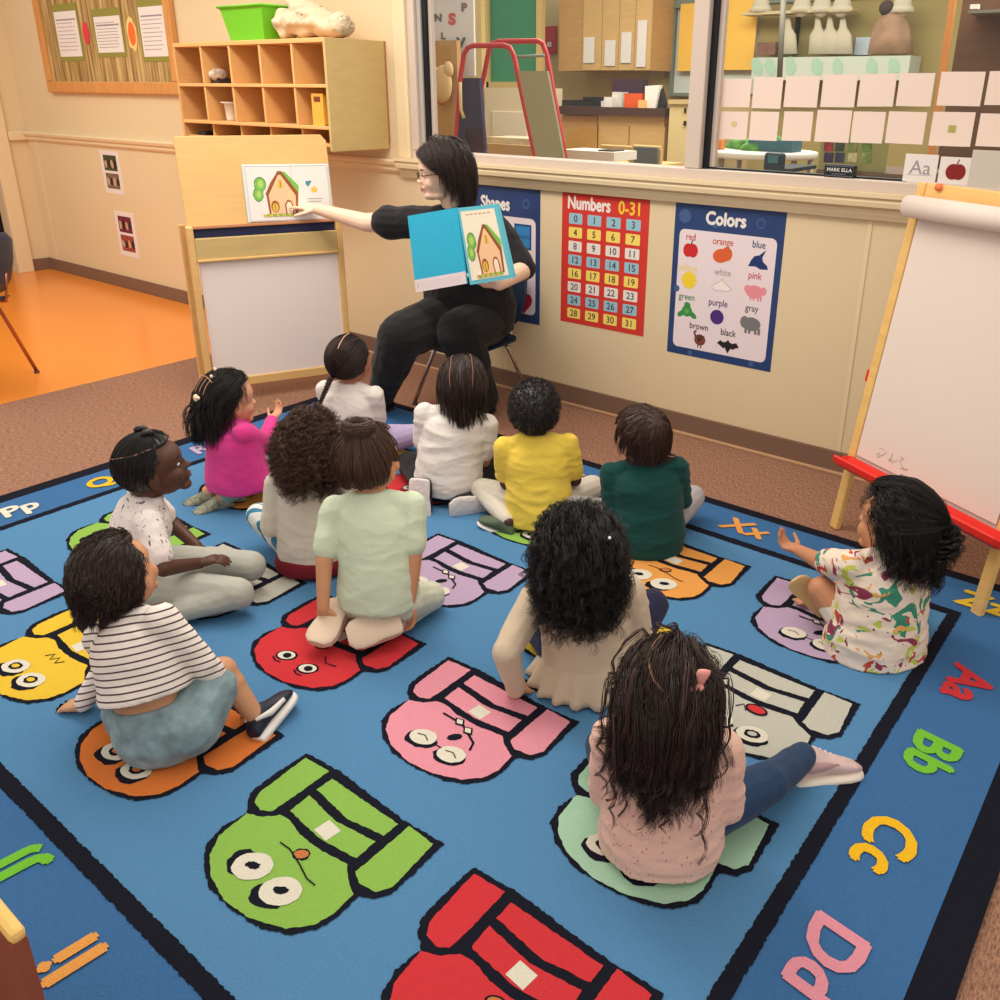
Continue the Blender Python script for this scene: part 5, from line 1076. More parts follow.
d = h.roots(26, low=-.5); gd = h.fall(d, RNG.uniform(.22, .30, 26), 24, comb=(0, -.7, -.5), thick=.045, spread=.035); h.strands(gd, 8, .006, .003, .0010, curl=.010, turns=3.5, c0=.25, parent=k['root'], mat=MBR, name='hair_curls')
part_m = M('scalp_tan', (170, 116, 92), .6)
parting(h, [(-.25, .35, .9), (-.36, -.05, .93), (-.34, -.38, .86), (-.20, -.60, .77), (.0, -.72, .68)], k['root'], part_m, .0022, .021)
bowm = M('bow_pink', (226, 156, 146), .5); g = G(); q = np.array([[.60, -.45, .66]]); c = Vector(h.W(h.surf(q)+q/1.0*.022)[0])
g.ell(c, (.008, .008, .008), bowm); g.loft([(c, .004, .003, (1, 0, 0), (0, 1, 0)), (c+V(.004, 0, .03), .013, .005, (1, 0, 0), (0, 1, 0)), (c+V(.006, 0, .038), .012, .004, (1, 0, 0), (0, 1, 0))], bowm, 10); g.ell(c+V(-.014, -.004, -.004), (.010, .006, .008), bowm); g.build('hair_bow', k['root'])

# ---- child in long-sleeved beige top, black curls
beige = cloth('beige_rib', (204, 184, 160), bump=.3, bscale=30)
k = kid('child in long-sleeved beige peplum top with big black curls', (576, 558), None, (-.58, .81), (196, 144, 112), beige, cloth('navy_leggings', (36, 38, 64)), bot=(590, 704, 0), s=1.04, lean=3, curve=0, sleeve='long', head=(4, 2, 0), hem=.075, shirt_r=1.02, twist=-4,
        arms=[(('px', 516, 690, .03), (-.3, -.5, .3), (0, 0, -1), (.1, .8, -.3)), ((.10, .15, .15), (.3, -.6, -.8))],
        legs=[((-.075, .02, .08), (-.15, .16, .085), (.0, .20, .05), (.6, .2, 0), (0, 0, 1)), ((.08, .02, .08), (.17, .17, .12), (.05, .24, .05), (-.5, .2, 0))],
        shoes=dict(m=M('shoe_red_pattern', (150, 50, 56), .5, var=.6, vscale=90), sole=M('sole_pale', (214, 198, 184))), wr=(.0025, (10, 10, 14), 4))
sp = k['sp']; g = G(); s_ = 1.06; n = 72; secs = []
vs = []; rows_ = 7
for i in range(rows_):
    t = i/(rows_-1); z = .115-.105*t; c, rx, ry, xd, yd = sp.ring(z*s_, (.116+.038*t)*s_, (.098+.034*t)*s_)
    for j in range(n): a = 2*PI*j/n; w_ = 1+.085*t*math.sin(a*17+.6*math.sin(a*3)); vs.append(c+xd*rx*math.cos(a)*w_+yd*ry*math.sin(a)*w_)
g.add(vs, [(i*n+j, i*n+(j+1) % n, (i+1)*n+(j+1) % n, (i+1)*n+j) for i in range(rows_-1) for j in range(n)], beige, True)
o = g.build('peplum', k['root']); md = o.modifiers.new('t', 'SOLIDIFY'); md.thickness = .004
h = k['hair']; h.shell(k['root'], BLK, .006); d = h.roots(620, low=-.7); gd = h.fall(d, RNG.uniform(.10, .165, len(d)), 16, comb=(0, -.8, -.1), thick=.030, spread=.05, out=.4)
h.strands(gd, 9, .011, .010, .0008, curl=.008, turns=3.6, c0=.1, parent=k['root'], mat=BLK)
g = G(); q = np.array([[.45, -.62, .62]]); g.ell(Vector(h.W(h.surf(q)+q*.055)[0]), (.004, .004, .004), M('hair_pin_white', (240, 236, 230), .3)); g.build('hair_pin', k['root'])

# ---- child in bright print shirt on the right
dino = M('print_shirt', (232, 218, 204), .8)
def splash(m, base, cols, sc):
    nt = m.node_tree; N = nt.nodes; L = nt.links; b = N['Principled BSDF']; tc = N.new('ShaderNodeTexCoord'); prev = None
    for i, (c, s1, thr, off) in enumerate(cols):
        mp = N.new('ShaderNodeMapping'); mp.inputs['Location'].default_value = off; mp.inputs['Scale'].default_value = (1, 1, 1.3); L.new(tc.outputs['Object'], mp.inputs[0])
        n1 = N.new('ShaderNodeTexNoise'); n1.inputs['Scale'].default_value = s1; n1.inputs['Detail'].default_value = 2; n1.inputs['Distortion'].default_value = 1.4; L.new(mp.outputs[0], n1.inputs['Vector'])
        gt = N.new('ShaderNodeMath'); gt.operation = 'GREATER_THAN'; gt.inputs[1].default_value = thr; L.new(n1.outputs[0], gt.inputs[0])
        mx = N.new('ShaderNodeMix'); mx.data_type = 'RGBA'; mx.inputs['B'].default_value = lin(c); L.new(gt.outputs[0], mx.inputs['Factor'])
        if prev: L.new(prev, mx.inputs['A'])
        else: mx.inputs['A'].default_value = lin(base)
        prev = mx.outputs['Result']
    L.new(prev, b.inputs['Base Color'])
splash(dino, (230, 212, 196), [((186, 196, 84), 10, .60, (0, 0, 0)), ((60, 136, 112), 10, .61, (3, 1, 2)), ((190, 72, 52), 11, .63, (7, 3, 1)), ((142, 54, 82), 12, .645, (1, 9, 4)), ((224, 160, 90), 12, .65, (5, 5, 5)), ((96, 70, 50), 30, .70, (2, 8, 3))], 1)
k = kid('child in white shirt with colourful print by the paint easel', (894, 526), None, (-.86, .50), (190, 132, 98), dino, cloth('white_shorts', (214, 202, 190)), bot=(886, 668, 0), s=1.02, lean=3, curve=2, sleeve='short', head=(10, 3, 0), hem=.0, shirt_r=1.16, flare=1.06, shorts=.5, curl=1.15, shoes=dict(bare=True), twist=-6,
        arms=[(('px', 794, 549, .17), (-.3, -.2, -1), (0, .1, 1), ('pxd', 800, 552, .17, 770, 540, .17), (1, .2, .4)), ((.10, .17, .16), (.3, -.6, -.8))],
        legs=[((-.075, .03, .085), ('px', 822, 590, .16), ('px', 838, 628, .06), (-.15, .9, .25), (-.9, .1, .3)), ((.08, .02, .08), (.20, .18, .10), (.0, .22, .05), (-.6, .2, 0))])
h = k['hair']; h.shell(k['root'], BLK, .005); d = h.roots(600); gd = h.fall(d, RNG.uniform(.095, .145, len(d)), 16, comb=(0, -1, -.2), thick=.018, spread=.02, out=.12); h.strands(gd, 8, .010, .008, .0009, curl=.006, turns=2.2, c0=.3, parent=k['root'], mat=BLK)
d = h.roots(120, low=.0); gd = h.to_point(d, (.25, -.95, .35), lift=.022); h.strands(gd, 6, .006, .003, .0011, parent=k['root'], mat=BLK, name='hair_top')
q = np.array([.25, -.95, .35]); q /= np.linalg.norm(q); c = Vector(h.W(h.surf(q[None])+q*.026)[0]); g = G(); g.ell(c, (.012, .010, .010), M('hair_tie_dark', (50, 40, 48), .6)); g.build('hair_tie', k['root'])
gd = h.fall(np.tile(q, (26, 1))+RNG.normal(size=(26, 3))*.05, RNG.uniform(.08, .12, 26), 14, comb=(0, -1, .2), thick=.04, spread=.04, out=.9); h.strands(gd, 10, .007, .007, .0011, curl=.008, turns=4, parent=k['root'], mat=BLK, name='ponytail')
L = k['L']; g = G(); a_ = Vector(L(830, 607, .10)); ax = Vector(L(804, 578, .17))-Vector(L(836, 614, .045)); ax.normalize(); nn = Matrix.Rotation(-k['root'].rotation_euler.z, 3, 'Z') @ Vector((.607*.75-.795*.5, -.795*.75-.607*.5, .45)); nn = (nn-ax*nn.dot(ax)).normalized(); bb_ = ax.cross(nn); c0 = Vector(L(812, 597, .10))
g.loft([(c0+ax*t, w_, .006, bb_, nn) for t, w_ in ((-.085, .016), (-.074, .028), (-.03, .033), (.01, .032), (.045, .040), (.074, .034), (.086, .018))], M('sandal_tan', (206, 172, 118), .6), 16); g.build('sandal_sole', k['root'], bevel=.003)

# ---- child in striped shirt, denim shorts
stripe = M('striped_jersey', (232, 224, 216), .85)
def stripes(m, a, b_, freq, duty, axis=2, rot=(0, 0, 0)):
    nt = m.node_tree; N = nt.nodes; L = nt.links; b = N['Principled BSDF']; tc = N.new('ShaderNodeTexCoord'); mp = N.new('ShaderNodeMapping'); mp.inputs['Rotation'].default_value = rot; L.new(tc.outputs['Object'], mp.inputs[0])
    sx = N.new('ShaderNodeSeparateXYZ'); L.new(mp.outputs[0], sx.inputs[0]); mu = N.new('ShaderNodeMath'); mu.operation = 'MULTIPLY'; mu.inputs[1].default_value = freq; L.new(sx.outputs[axis], mu.inputs[0])
    fr = N.new('ShaderNodeMath'); fr.operation = 'FRACT'; L.new(mu.outputs[0], fr.inputs[0]); lt = N.new('ShaderNodeMath'); lt.operation = 'LESS_THAN'; lt.inputs[1].default_value = duty; L.new(fr.outputs[0], lt.inputs[0])
    mx = N.new('ShaderNodeMix'); mx.data_type = 'RGBA'; mx.inputs['A'].default_value = lin(a); mx.inputs['B'].default_value = lin(b_); L.new(lt.outputs[0], mx.inputs['Factor']); L.new(mx.outputs['Result'], b.inputs['Base Color'])
stripes(stripe, (234, 222, 214), (84, 64, 68), 62, .24, 2, (math.radians(14), math.radians(18), 0))
denim = cloth('pale_denim', (132, 154, 160), var=.25, vscale=26, bump=.4, bscale=30)
def swoosh(g, base, d, u, w, L):
    for sg in (-1, 1): g.tube([base+d*L*.45+u*L*.12+w*sg*L*.185, base+d*L*.15+u*L*.16+w*sg*L*.165, base-d*L*.12+u*L*.28+w*sg*L*.15], [.006, .009, .004], paper, 8)
k = kid('child in striped shirt and denim shorts leaning on one hand', (120, 577), None, (-.30, .95), (198, 144, 108), stripe, denim, bot=(142, 778, 0), s=.95, lean=8, side=-22, curve=8, sleeve='long', head=(8, 12, -4), hem=.165, shirt_r=1.10, flare=.93, shorts=.66, pants_r=1.45,
        arms=[(('px', 82, 706, .03), (-.3, .5, -.6), (0, 0, -1), ('pxd', 85, 706, .03, 62, 704, .02), (1, .3, 0)), ((.13, .15, .10), (.8, -.2, -.6))],
        legs=[((-.08, .03, .085), (-.15, .22, .07), (-.10, .10, .05), (.8, .3, 0)), ((.08, .03, .085), ('px', 222, 672, .17), ('px', 254, 714, .062), ('pxd', 262, 732, .02, 292, 692, .05), (-.45, .1, .9))],
        shoes=dict(m=M('shoe_navy', (32, 36, 52), .5), sole=M('sole_white', (232, 226, 222), .5), th=.022, extra=swoosh), wr=(.0025, (9, 9, 20), 8))
h = k['hair']; h.shell(k['root'], DBR, .006, low=-.55); d = h.roots(800, low=-.6); gd = h.fall(d, RNG.uniform(.045, .065, len(d)), 9, comb=(-.3, -.8, -.2), thick=.010, spread=.008); h.strands(gd, 7, .007, .006, .0009, curl=.0015, turns=1.5, parent=k['root'], mat=DBR)

# ---- child in mint shirt kneeling, hair up
tan = M('sandal_cream', (216, 192, 170), .6); mint = cloth('mint', (204, 216, 190))
k = kid('child in mint shirt sitting on heels with hair swept up', (371, 460), None, (-.55, .84), (204, 146, 108), mint, cloth('pale_green_pattern', (200, 202, 184), var=.12, vscale=22), bot=(374, 630, .07), s=.95, lean=12, curve=6, seat=.075, sleeve='short', head=(-22, 6, 0), hem=.03, shirt_r=1.0,
        arms=[(('px', 322, 618, .10), (-.7, -.7, .3), (0, 0, -1), (0, .3, -1), (1, 0, 0)), (('px', 409, 640, .03), (1, -.9, .1), (0, 0, -1), (.1, .1, -1), (-1, .3, 0))],
        legs=[((-.07, .0, .11), (-.13, .23, .055), ('px', 338, 622, .055), ('pxd', 338, 622, .05, 324, 646, .02), (.1, .7, -.7)), ((.075, .0, .11), ('px', 430, 596, .065), ('px', 388, 630, .05), ('pxd', 390, 630, .05, 345, 644, .03), (.1, .7, -.7))][:],
        shoes=dict(m=tan, sole=tan, th=.012, name='sandal', L=.165, wide=1.5), wr=(.003, (8, 8, 16), 12))
h = k['hair']; h.shell(k['root'], MBR, .004, low=-.66); d = h.roots(420, low=-.72, front=.5); gd = h.to_point(d, (0, -.05, 1.0), lift=.010); h.strands(gd, 6, .007, .006, .0011, parent=k['root'], mat=BRN)
q = np.array([0, -.05, 1.0]); bun = G(); c = Vector(h.W(h.surf(q[None]/np.linalg.norm(q))+np.array([0, -.01, .012]))[0])
an = np.linspace(0, 2*PI, 26); ring = np.stack([np.stack([c.x+.036*np.cos(an+p)*(1), c.y+.030*np.sin(an+p), c.z+.006*np.sin(2*an+p)], 1) for p in RNG.uniform(0, 6, 60)]); h.strands(ring, 7, .016, .016, .0012, parent=k['root'], mat=BRN, name='bun', fuzz=.0006)

# ---- child with brown frizzy curls in grey shirt
ws = M('wavy_stripe', (210, 222, 228), .8); stripes(ws, (218, 222, 222), (60, 130, 164), 34, .35, 1, (.4, .5, .3))
k = kid('child in pale grey shirt with frizzy brown curls', (312, 447), None, (-.62, .78), (196, 142, 108), cloth('pale_grey', (212, 204, 192)), ws, bot=(308, 582, 0), s=.95, lean=6, sleeve='long', head=(0, 4, 0), hem=.045, wr=(.003, (9, 9, 20), 21), shoes=dict(m=M('shoe_maroon', (120, 30, 42), .6), sole=M('sole_pale', (214, 198, 184))),
        arms=[((-.12, .14, .13), (-.25, -.7, -.8)), ((.12, .14, .13), (.25, -.7, -.8))], legs=[((-.08, .03, .08), (-.22, .14, .13), (.0, .2, .05), (.6, .2, 0)), ((.08, .03, .08), (.22, .15, .10), (.0, .24, .05), (-.6, .2, 0))])
g = G(); sp = k['sp']; g.loft([sp.ring(z, a, b) for z, a, b in ((.0, .10, .085), (.012, .128, .108), (.035, .130, .110), (.062, .12, .10))], M('maroon_cloth', (120, 28, 42), .85), 24); g.build('skirt', k['root'], bevel=.004)
h = k['hair']; h.shell(k['root'], BRN, .006, low=-.7); d = h.roots(420, low=-.75); gd = h.fall(d, RNG.uniform(.09, .135, len(d)), 12, comb=(0, -.7, .1), thick=.026, spread=.06, out=.5); h.strands(gd, 9, .012, .010, .0009, curl=.007, turns=5, parent=k['root'], mat=BRN, fuzz=.0006)

# ---- child in white print tee, grey trousers, hair in sections
tee = M('tee_print', (228, 216, 212), .85); splash(tee, (230, 218, 214), [((110, 100, 108), 34, .66, (0, 0, 0)), ((170, 160, 164), 46, .66, (3, 3, 3))], 1)
greyp = cloth('grey_trousers', (176, 176, 166), var=.04)
k = kid('child in white print tee and grey trousers looking right', (155, 470), None, (.42, .91), (86, 54, 42), tee, greyp, s=.95, lean=9, curve=8, sleeve='short', head=(-6, 12, 0), hem=.03, pants_r=1.05, shirt_r=1.1,
        arms=[((-.02, .20, .13), (-.8, .1, -.6)), (('px', 200, 563, .16), (.9, -.3, -.5), (0, 0, -1), (.2, 1, .2))],
        legs=[((-.08, .03, .085), ('px', 250, 566, .10), ('px', 205, 555, .06), (-.9, -.1, 0)), ((.08, .02, .085), ('px', 238, 594, .085), ('px', 176, 612, .055), (-.9, -.3, 0), (0, .2, 1))], shoes=dict(m=M('sock_white', (214, 206, 196), .8), sole=M('sole_pale', (214, 198, 184)), name='sock'), face_cfg=((30, 20, 16), (110, 60, 56), (20, 16, 16)), wr=(.003, (9, 9, 18), 31))
h = k['hair']; sc_ = M('scalp_brown', (150, 110, 88), .6); h.shell(k['root'], BLK, .005, low=-.68, front=.42)
for gp, sel in (((-.1, .25, 1), lambda d: d[:, 2] > .45), ((-.85, -.55, .0), lambda d: (d[:, 0] < -.0) & (d[:, 2] <= .45)), ((.2, .35, .95), lambda d: (d[:, 0] >= -.0) & (d[:, 2] <= .45))):
    d = h.roots(520, low=-.68, front=.42); d = d[sel(d)]; gd = h.to_point(d, gp, lift=.006); h.strands(gd, 5, .004, .003, .0009, parent=k['root'], mat=BLK)
parting(h, [(-.30, .35, .9), (-.30, -.35, .88), (-.12, -.80, .60), (-.05, -.97, .1), (-.02, -.9, -.4)], k['root'], sc_, .0020, .007); parting(h, [(-.60, -.78, .30), (-.1, -.90, .42), (.45, -.68, .55), (.80, -.2, .60), (.72, .35, .62)], k['root'], sc_, .0020, .007)
for gp, col_ in (((-.1, .25, 1), BLK), ((-.85, -.55, .0), BLK), ((.2, .38, .92), BLK)):
    q = np.array(gp)/np.linalg.norm(gp); g = G(); p0 = Vector(h.W(h.surf(q[None])+q*.006)[0]); dr = Vector(h.R @ q); pts_ = [p0+dr*.006*i+V(0, -.003*i*i*.3, -.0008*i*i) for i in range(7)]; g.tube(pts_, [.008, .011, .009, .011, .009, .010, .004], col_, 10); g.build('hair_twist', k['root'])

# ---- child in magenta sweater
mag = cloth('magenta', (216, 62, 140)); k = kid('child in magenta sweater with long dark hair and pale clips', (229, 402), None, (.16, .98), (206, 156, 126), mag, cloth('sage', (142, 170, 158)), bot=(231, 489, .09), s=.95, lean=-2, seat=.06, curve=3, sleeve='long', head=(0, -2, 0), hem=.02, shirt_r=1.22, twist=-4,
        arms=[((-.0, .19, .18), (-.4, -.3, -.8), (0, -.3, 1)), (('px', 272, 420, .28), (.7, -.2, -.9), (-.2, -.2, 1), (-.3, .8, .5))],
        legs=[((-.07, .0, .11), (-.14, .20, .05), (-.06, -.10, .045), (-.5, -.8, -.1), (0, -.3, 1)), ((.07, .0, .11), ('px', 278, 470, .11), (.02, -.09, .045), (-.3, -1, -.1), (0, -.3, 1))],
        shoes=dict(m=M('shoe_sage_grey', (140, 140, 120), .6, var=.5, vscale=60), sole=M('sole_pale', (214, 198, 184), .5), th=.018), wr=(.0035, (8, 8, 12), 44))
h = k['hair']; h.shell(k['root'], BLK, .004); d = h.roots(480, low=-.6); gd = h.fall(d, RNG.uniform(.13, .18, len(d)), 16, comb=(0, -.9, -.2), thick=.012, spread=.012); h.strands(gd, 7, .008, .007, .0010, curl=.002, turns=2.5, parent=k['root'], mat=BLK)
clipm = M('clip_cream', (238, 206, 178), .4); sc2 = M('scalp_pale', (196, 146, 110), .6)
for q in ((-.72, -.62, .15), (.12, -.98, .15), (.02, -.30, .98), (.28, -.52, .82)):
    q = np.array(q)/np.linalg.norm(q); c = Vector(h.W(h.surf(q[None])+q*.022)[0]); g = G(); sz = .014 if q[2] < .5 else .007; g.ell(c, (sz, sz*.7, sz), clipm); g.ell(c+V(sz*1.3, 0, sz*.3), (sz*.6, sz*.5, sz*.5), clipm); g.build('hair_clip', k['root'])
for a, b in ((-.55, .1), (-.30, .02), (-.05, 0), (.2, -.02), (.42, -.05)): parting(h, [(a*.9, -.62, .78), (a*.95, -.82, .55), (a, -.93, .30)], k['root'], sc2, .0013, .020)
parting(h, [(-.62, -.62, .62), (-.2, -.62, .80), (.2, -.62, .80), (.5, -.62, .70)], k['root'], sc2, .0014, .020)

# ---- child in white shirt at the back, low side braid
white = cloth('white_cotton', (228, 220, 214))
k = kid('child in white shirt with a low side braid, nearest the seated adult', (350, 364), None, (-.35, .94), (170, 118, 92), white, cloth('lavender', (178, 162, 200)), s=.95, lean=3, curve=2, seat=.0, sleeve='short', head=(0, 0, 0), shirt_r=1.06, shoes=dict(m=M('sock_lavender', (188, 176, 206), .8), sole=M('sole_pale', (214, 198, 184)), name='sock'), wr=(.003, (9, 9, 18), 51),
        arms=[None, (('px', 404, 452, .16), (.8, -.2, -.5))][:1]+[((.07, .17, .12), (.3, -.7, -.7))])
h = k['hair']; h.shell(k['root'], DBR, .005); d = h.roots(420, low=-.62); gd = h.to_point(d, (-.35, -.75, -.62), lift=.006); h.strands(gd, 6, .005, .004, .0010, parent=k['root'], mat=DBR)
parting(h, [(0, .2, 1), (.05, -.4, .92), (.06, -.8, .6)], k['root'], M('scalp_rose', (206, 160, 140), .6), .0022, .008)
q = np.array([-.35, -.75, -.62]); q /= np.linalg.norm(q); p0 = Vector(h.W(h.surf(q[None])+q*.010)[0]); g = G()
for sd in range(3): g.tube([p0+V(-.020*t*3+.006*math.cos(t*22+sd*2.09), -.012-.02*t+.006*math.sin(t*44+sd*4.2), -.13*t) for t in [i/22 for i in range(23)]], [.008-.0045*i/22 for i in range(23)], DBR, 8)
g.build('braid', k['root'])

# ---- child in plain white tee, black trousers, back of head with two partings
k = kid('child in plain white tee and black trousers showing shoe soles', (462, 385), None, (-.58, .81), (176, 116, 88), white, cloth('black_trousers', (34, 30, 32)), bot=(446, 508, 0), s=1.0, lean=6, curve=3, sleeve='short', head=(8, 4, 0), hem=.035, shirt_r=1.08,
        arms=[((-.08, .17, .13), (-.25, -.7, -.8)), ((.08, .17, .13), (.25, -.7, -.8))],
        legs=[((-.08, .02, .09), (-.19, .19, .06), ('px', 424, 488, .085), (-.05, -.25, -1), (.15, 1, -.15)), ((.08, .02, .09), (.19, .19, .06), ('px', 478, 497, .045), (-.9, -.35, -.05), (.2, 1, .1))][:],
        shoes=dict(m=M('shoe_black', (34, 34, 38), .5), sole=M('sole_white2', (226, 216, 212), .5, bump=.6, bscale=60), th=.016, L=.175, wide=1.5), wr=(.0038, (7, 7, 20), 61))
h = k['hair']; h.shell(k['root'], DBR, .004, low=-.74); d = h.roots(520, low=-.78); gd = h.fall(d, RNG.uniform(.09, .13, len(d)), 9, comb=(0, -.8, -.6), thick=.008, spread=.004); h.strands(gd, 5, .004, .003, .0010, parent=k['root'], mat=DBR)
pm = M('scalp_pink', (150, 104, 88), .6)
for x in (-.5, .32): parting(h, [(x*.8, .2, .9), (x, -.4, .85), (x*1.15, -.85, .45), (x*1.05, -.95, .1)], k['root'], pm, .0014, .0095)

# ---- child in yellow tee
yel = cloth('yellow', (238, 206, 84)); k = kid('child in yellow tee with close-cropped black hair', (533, 410), None, (-.62, .78), (74, 48, 42), yel, cloth('pale_grey_trousers', (208, 200, 186)), bot=(538, 536, 0), s=.95, lean=5, curve=2, side=3, sleeve='short', head=(-4, 6, 0), hem=.02, shirt_r=1.06,
        arms=[((-.08, .17, .12), (-.25, -.7, -.8)), ((.09, .16, .12), (.5, -.6, -.7))],
        legs=[((-.08, .02, .085), (-.22, .14, .08), ('px', 508, 522, .05), (-.7, .35, .2), (-.3, .2, 1)), ((.08, .02, .085), (.22, .17, .08), (-.04, .02, .04), (-1, -.2, 0))],
        shoes=dict(m=M('shoe_olive', (82, 96, 74), .6), sole=M('sole_white', (232, 226, 222), .5), th=.014), face_cfg=((30, 20, 16), (110, 60, 56), (20, 16, 16)), wr=(.0045, (7, 7, 18), 71))
h = k['hair']; h.shell(k['root'], hairmat('soft_black', (30, 22, 24), .2), .006, .004, low=-.74, front=.36, freq=120); d = h.roots(1500, low=-.72, front=.38)
gd = h.fall(d, .012, 4, comb=(0, 0, 1), thick=.010, out=2.5); h.strands(gd, 2, .003, .003, .0011, parent=k['root'], mat=MATS['hair_soft_black'], curl=.002, turns=1)

# ---- child in dark green long-sleeved shirt
k = kid('child in dark green long-sleeved shirt with short brown hair', (641, 437), None, (-.76, .65), (202, 148, 118), cloth('bottle_green', (24, 68, 64)), cloth('grey_sweatpants', (170, 166, 168)), bot=(650, 560, 0), s=.95, lean=5, curve=4, sleeve='long', head=(30, 8, -4), hem=.0, shirt_r=1.10, twist=-14,
        arms=[((-.06, .16, .12), (-.25, -.7, -.8)), ((.10, .15, .10), (.6, -.6, -.6))], shoes=dict(m=M('shoe_grey', (150, 150, 154), .6), sole=M('sole_pale', (214, 198, 184))), wr=(.0045, (6, 6, 20), 81))
h = k['hair']; h.shell(k['root'], MBR, .004, low=-.62); d = h.roots(900, low=-.66, front=.42); gd = h.fall(d, RNG.uniform(.045, .065, len(d)), 7, comb=(.1, .5, -.6), thick=.007, spread=.012); h.strands(gd, 4, .004, .003, .0009, parent=k['root'], mat=MBR)
# ================================================================ the seated adult
base = V(-2.90, 3.10, 0); T_ = thing('person', 'adult in black clothes with chin-length dark hair and glasses, seated holding an open book', 'person', base, 0)
w2 = lambda *a: Vector(a)-base
black_cloth = cloth('black_top', (36, 34, 37), bump=.25, bscale=40); black_tr = cloth('black_trousers_adult', (34, 32, 34), bump=.15, bscale=40)
skA = M('skin_adult', (240, 200, 174), .45, spec=.35)
tf = Vector((.25, -.968, 0)).normalized(); tr_ = Vector((-tf.y, tf.x, 0)) * -1   # chest direction, her right-hand side
tr_ = Vector((tf.y, -tf.x, 0))                                                     # points to her right (image left)
hipc = w2(-2.88, 3.14, .46); shc = w2(-2.93, 3.02, .93); neck_ = w2(-2.94, 2.99, 1.035); hd = w2(-2.945, 2.955, 1.165)
if hd: HP = wy(441, 172, 2.95); hd = HP-base; neck_ = hd+V(.035, .05, -.13); shc = hd+V(.035, .075, -.235)
hf = Vector((-.62, -.78, -.12)).normalized(); hx = hf.cross(V(0, 0, 1)).normalized(); hz_ = hx.cross(hf).normalized()
HRa = Matrix((hx, hf, hz_)).transposed()
sA = 1.22
FLOORZ = .013
shR = shc+tr_*.165+V(0, 0, .0); shL = shc-tr_*.165+V(0, .0, -.005)
hand_r = (EP+dv*(-.245)+nv*.045); hand_r = Vector((hand_r.x, hand_r.y, 0))
q_ = _ray(317, 209); PO = np.array([EP.x, EP.y, 0])+np.array([nv.x, nv.y, 0])*.085; NN = np.array([nv.x, nv.y, 0]); wr_w = Vector(_C+q_*((PO-_C)@NN)/(q_@NN)); wrR = wr_w-base
elR, wrR = ik(shR, wrR, .33, .29, V(0, -.3, -1))
wrL = wy(499, 284, 2.80)-base; elL, wrL = ik(shL, wrL, .27, .24, V(.8, .4, -.6))
kR = fl(401, 336, .45)-base; kL = fl(459, 332, .45)-base
aR = w2(-3.14, 2.76, .09); aL = fl(486, 398, .08)-base
g = G(); UP = V(0, 0, 1)
def torso(g, k=1.0, top=True):
    secs = [(hipc+V(0, .0, -.06), .205, .16), (hipc+V(0, 0, .06), .225, .175), (hipc.lerp(shc, .35), .210, .165), (hipc.lerp(shc, .6), .195, .155), (hipc.lerp(shc, .82)+tf*.015, .185, .135), (shc+V(0, 0, .02), .150, .085), (shc+V(0, 0, .065), .07, .06)]
    g.loft([(c, rx*k, ry*k, tr_, tf) for c, rx, ry in secs], DUM, 24)
torso(g); cap(g, shc+V(0, 0, .03), hd+V(.01, .02, -.06), .058, .052)
headmesh(g, hd, HRa, sA, True)
cap(g, shR, elR, .058, .046); cap(g, elR, wrR, .045, .028); cap(g, shL, elL, .058, .046); cap(g, elL, wrL, .045, .029)
dR = (wrR-elR).normalized(); hand(g, wrR, (dR+V(-.10, -.05, -.02)), V(-.35, .1, -1), V(-.5, -.8, .5), 1.45, .35, point=True)
bookdir = (wy(466, 284, 2.72)-base-wrL).normalized(); hand(g, wrL, bookdir, V(0.1, .5, .9), V(.1, -1, .35), 1.45, .45)
for k_, a_, s_ in ((kR, aR, 1), (kL, aL, -1)):
    h_ = hipc+tr_*.10*s_; cap(g, h_, k_, .10, .075); cap(g, k_, a_, .065, .038)
skinmesh(g, 'body', T_, skA, .005, 5)
# top, trousers
g = G(); torso(g, 1.06)
for s_ in (0, 1):
    sh, el = ((shR, elR), (shL, elL))[s_]; g.ell(sh-tr_*(.02 if s_ == 0 else -.02), (.085, .075, .075), DUM); cap(g, neck_+V(0, 0, -.055), sh, .055, .072); cap(g, sh, sh.lerp(el, .45), .076, .076); cap(g, sh.lerp(el, .4), sh.lerp(el, .64 if s_ == 0 else .95), .074, .084 if s_ == 0 else .062)
g.ell(hipc+tf*.07+V(0, 0, .10), (.17, .12, .13), DUM); g.ell(shc+tf*.07+tr_*.07+V(0, 0, -.15), (.09, .075, .085), DUM); g.ell(shc+tf*.07-tr_*.07+V(0, 0, -.15), (.09, .075, .085), DUM)
skinmesh(g, 'top', T_, black_cloth, .006, 4, (.005, (6, 6, 12), 90))
# open neckline: skin shown in a V
g = G(); nk = shc+tf*.070+V(0, 0, .03)
g.loft([(shc+tf*.055+V(0, 0, .062), .055, .03, tr_, tf), (shc+tf*.083+V(0, 0, .02), .040, .022, tr_, tf), (shc+tf*.108+V(0, 0, -.035), .012, .012, tr_, tf)], skA, 16); g.build('neckline', T_)
g = G(); g.loft([(hipc+V(0, .0, -.07), .20, .165, tr_, tf), (hipc+V(0, 0, .02), .215, .175, tr_, tf), (hipc+V(0, 0, .12), .20, .16, tr_, tf)], DUM, 24)
for k_, a_, s_ in ((kR, aR, 1), (kL, aL, -1)):
    h_ = hipc+tr_*.09*s_; g.ell(h_+V(0, 0, -.01), (.125, .13, .105), DUM); cap(g, h_, k_, .135, .108); cap(g, k_, k_.lerp(a_, .5), .104, .092); cap(g, k_.lerp(a_, .5), a_, .085, .065)
skinmesh(g, 'trousers', T_, black_tr, .006, 5, (.004, (6, 6, 8), 97))
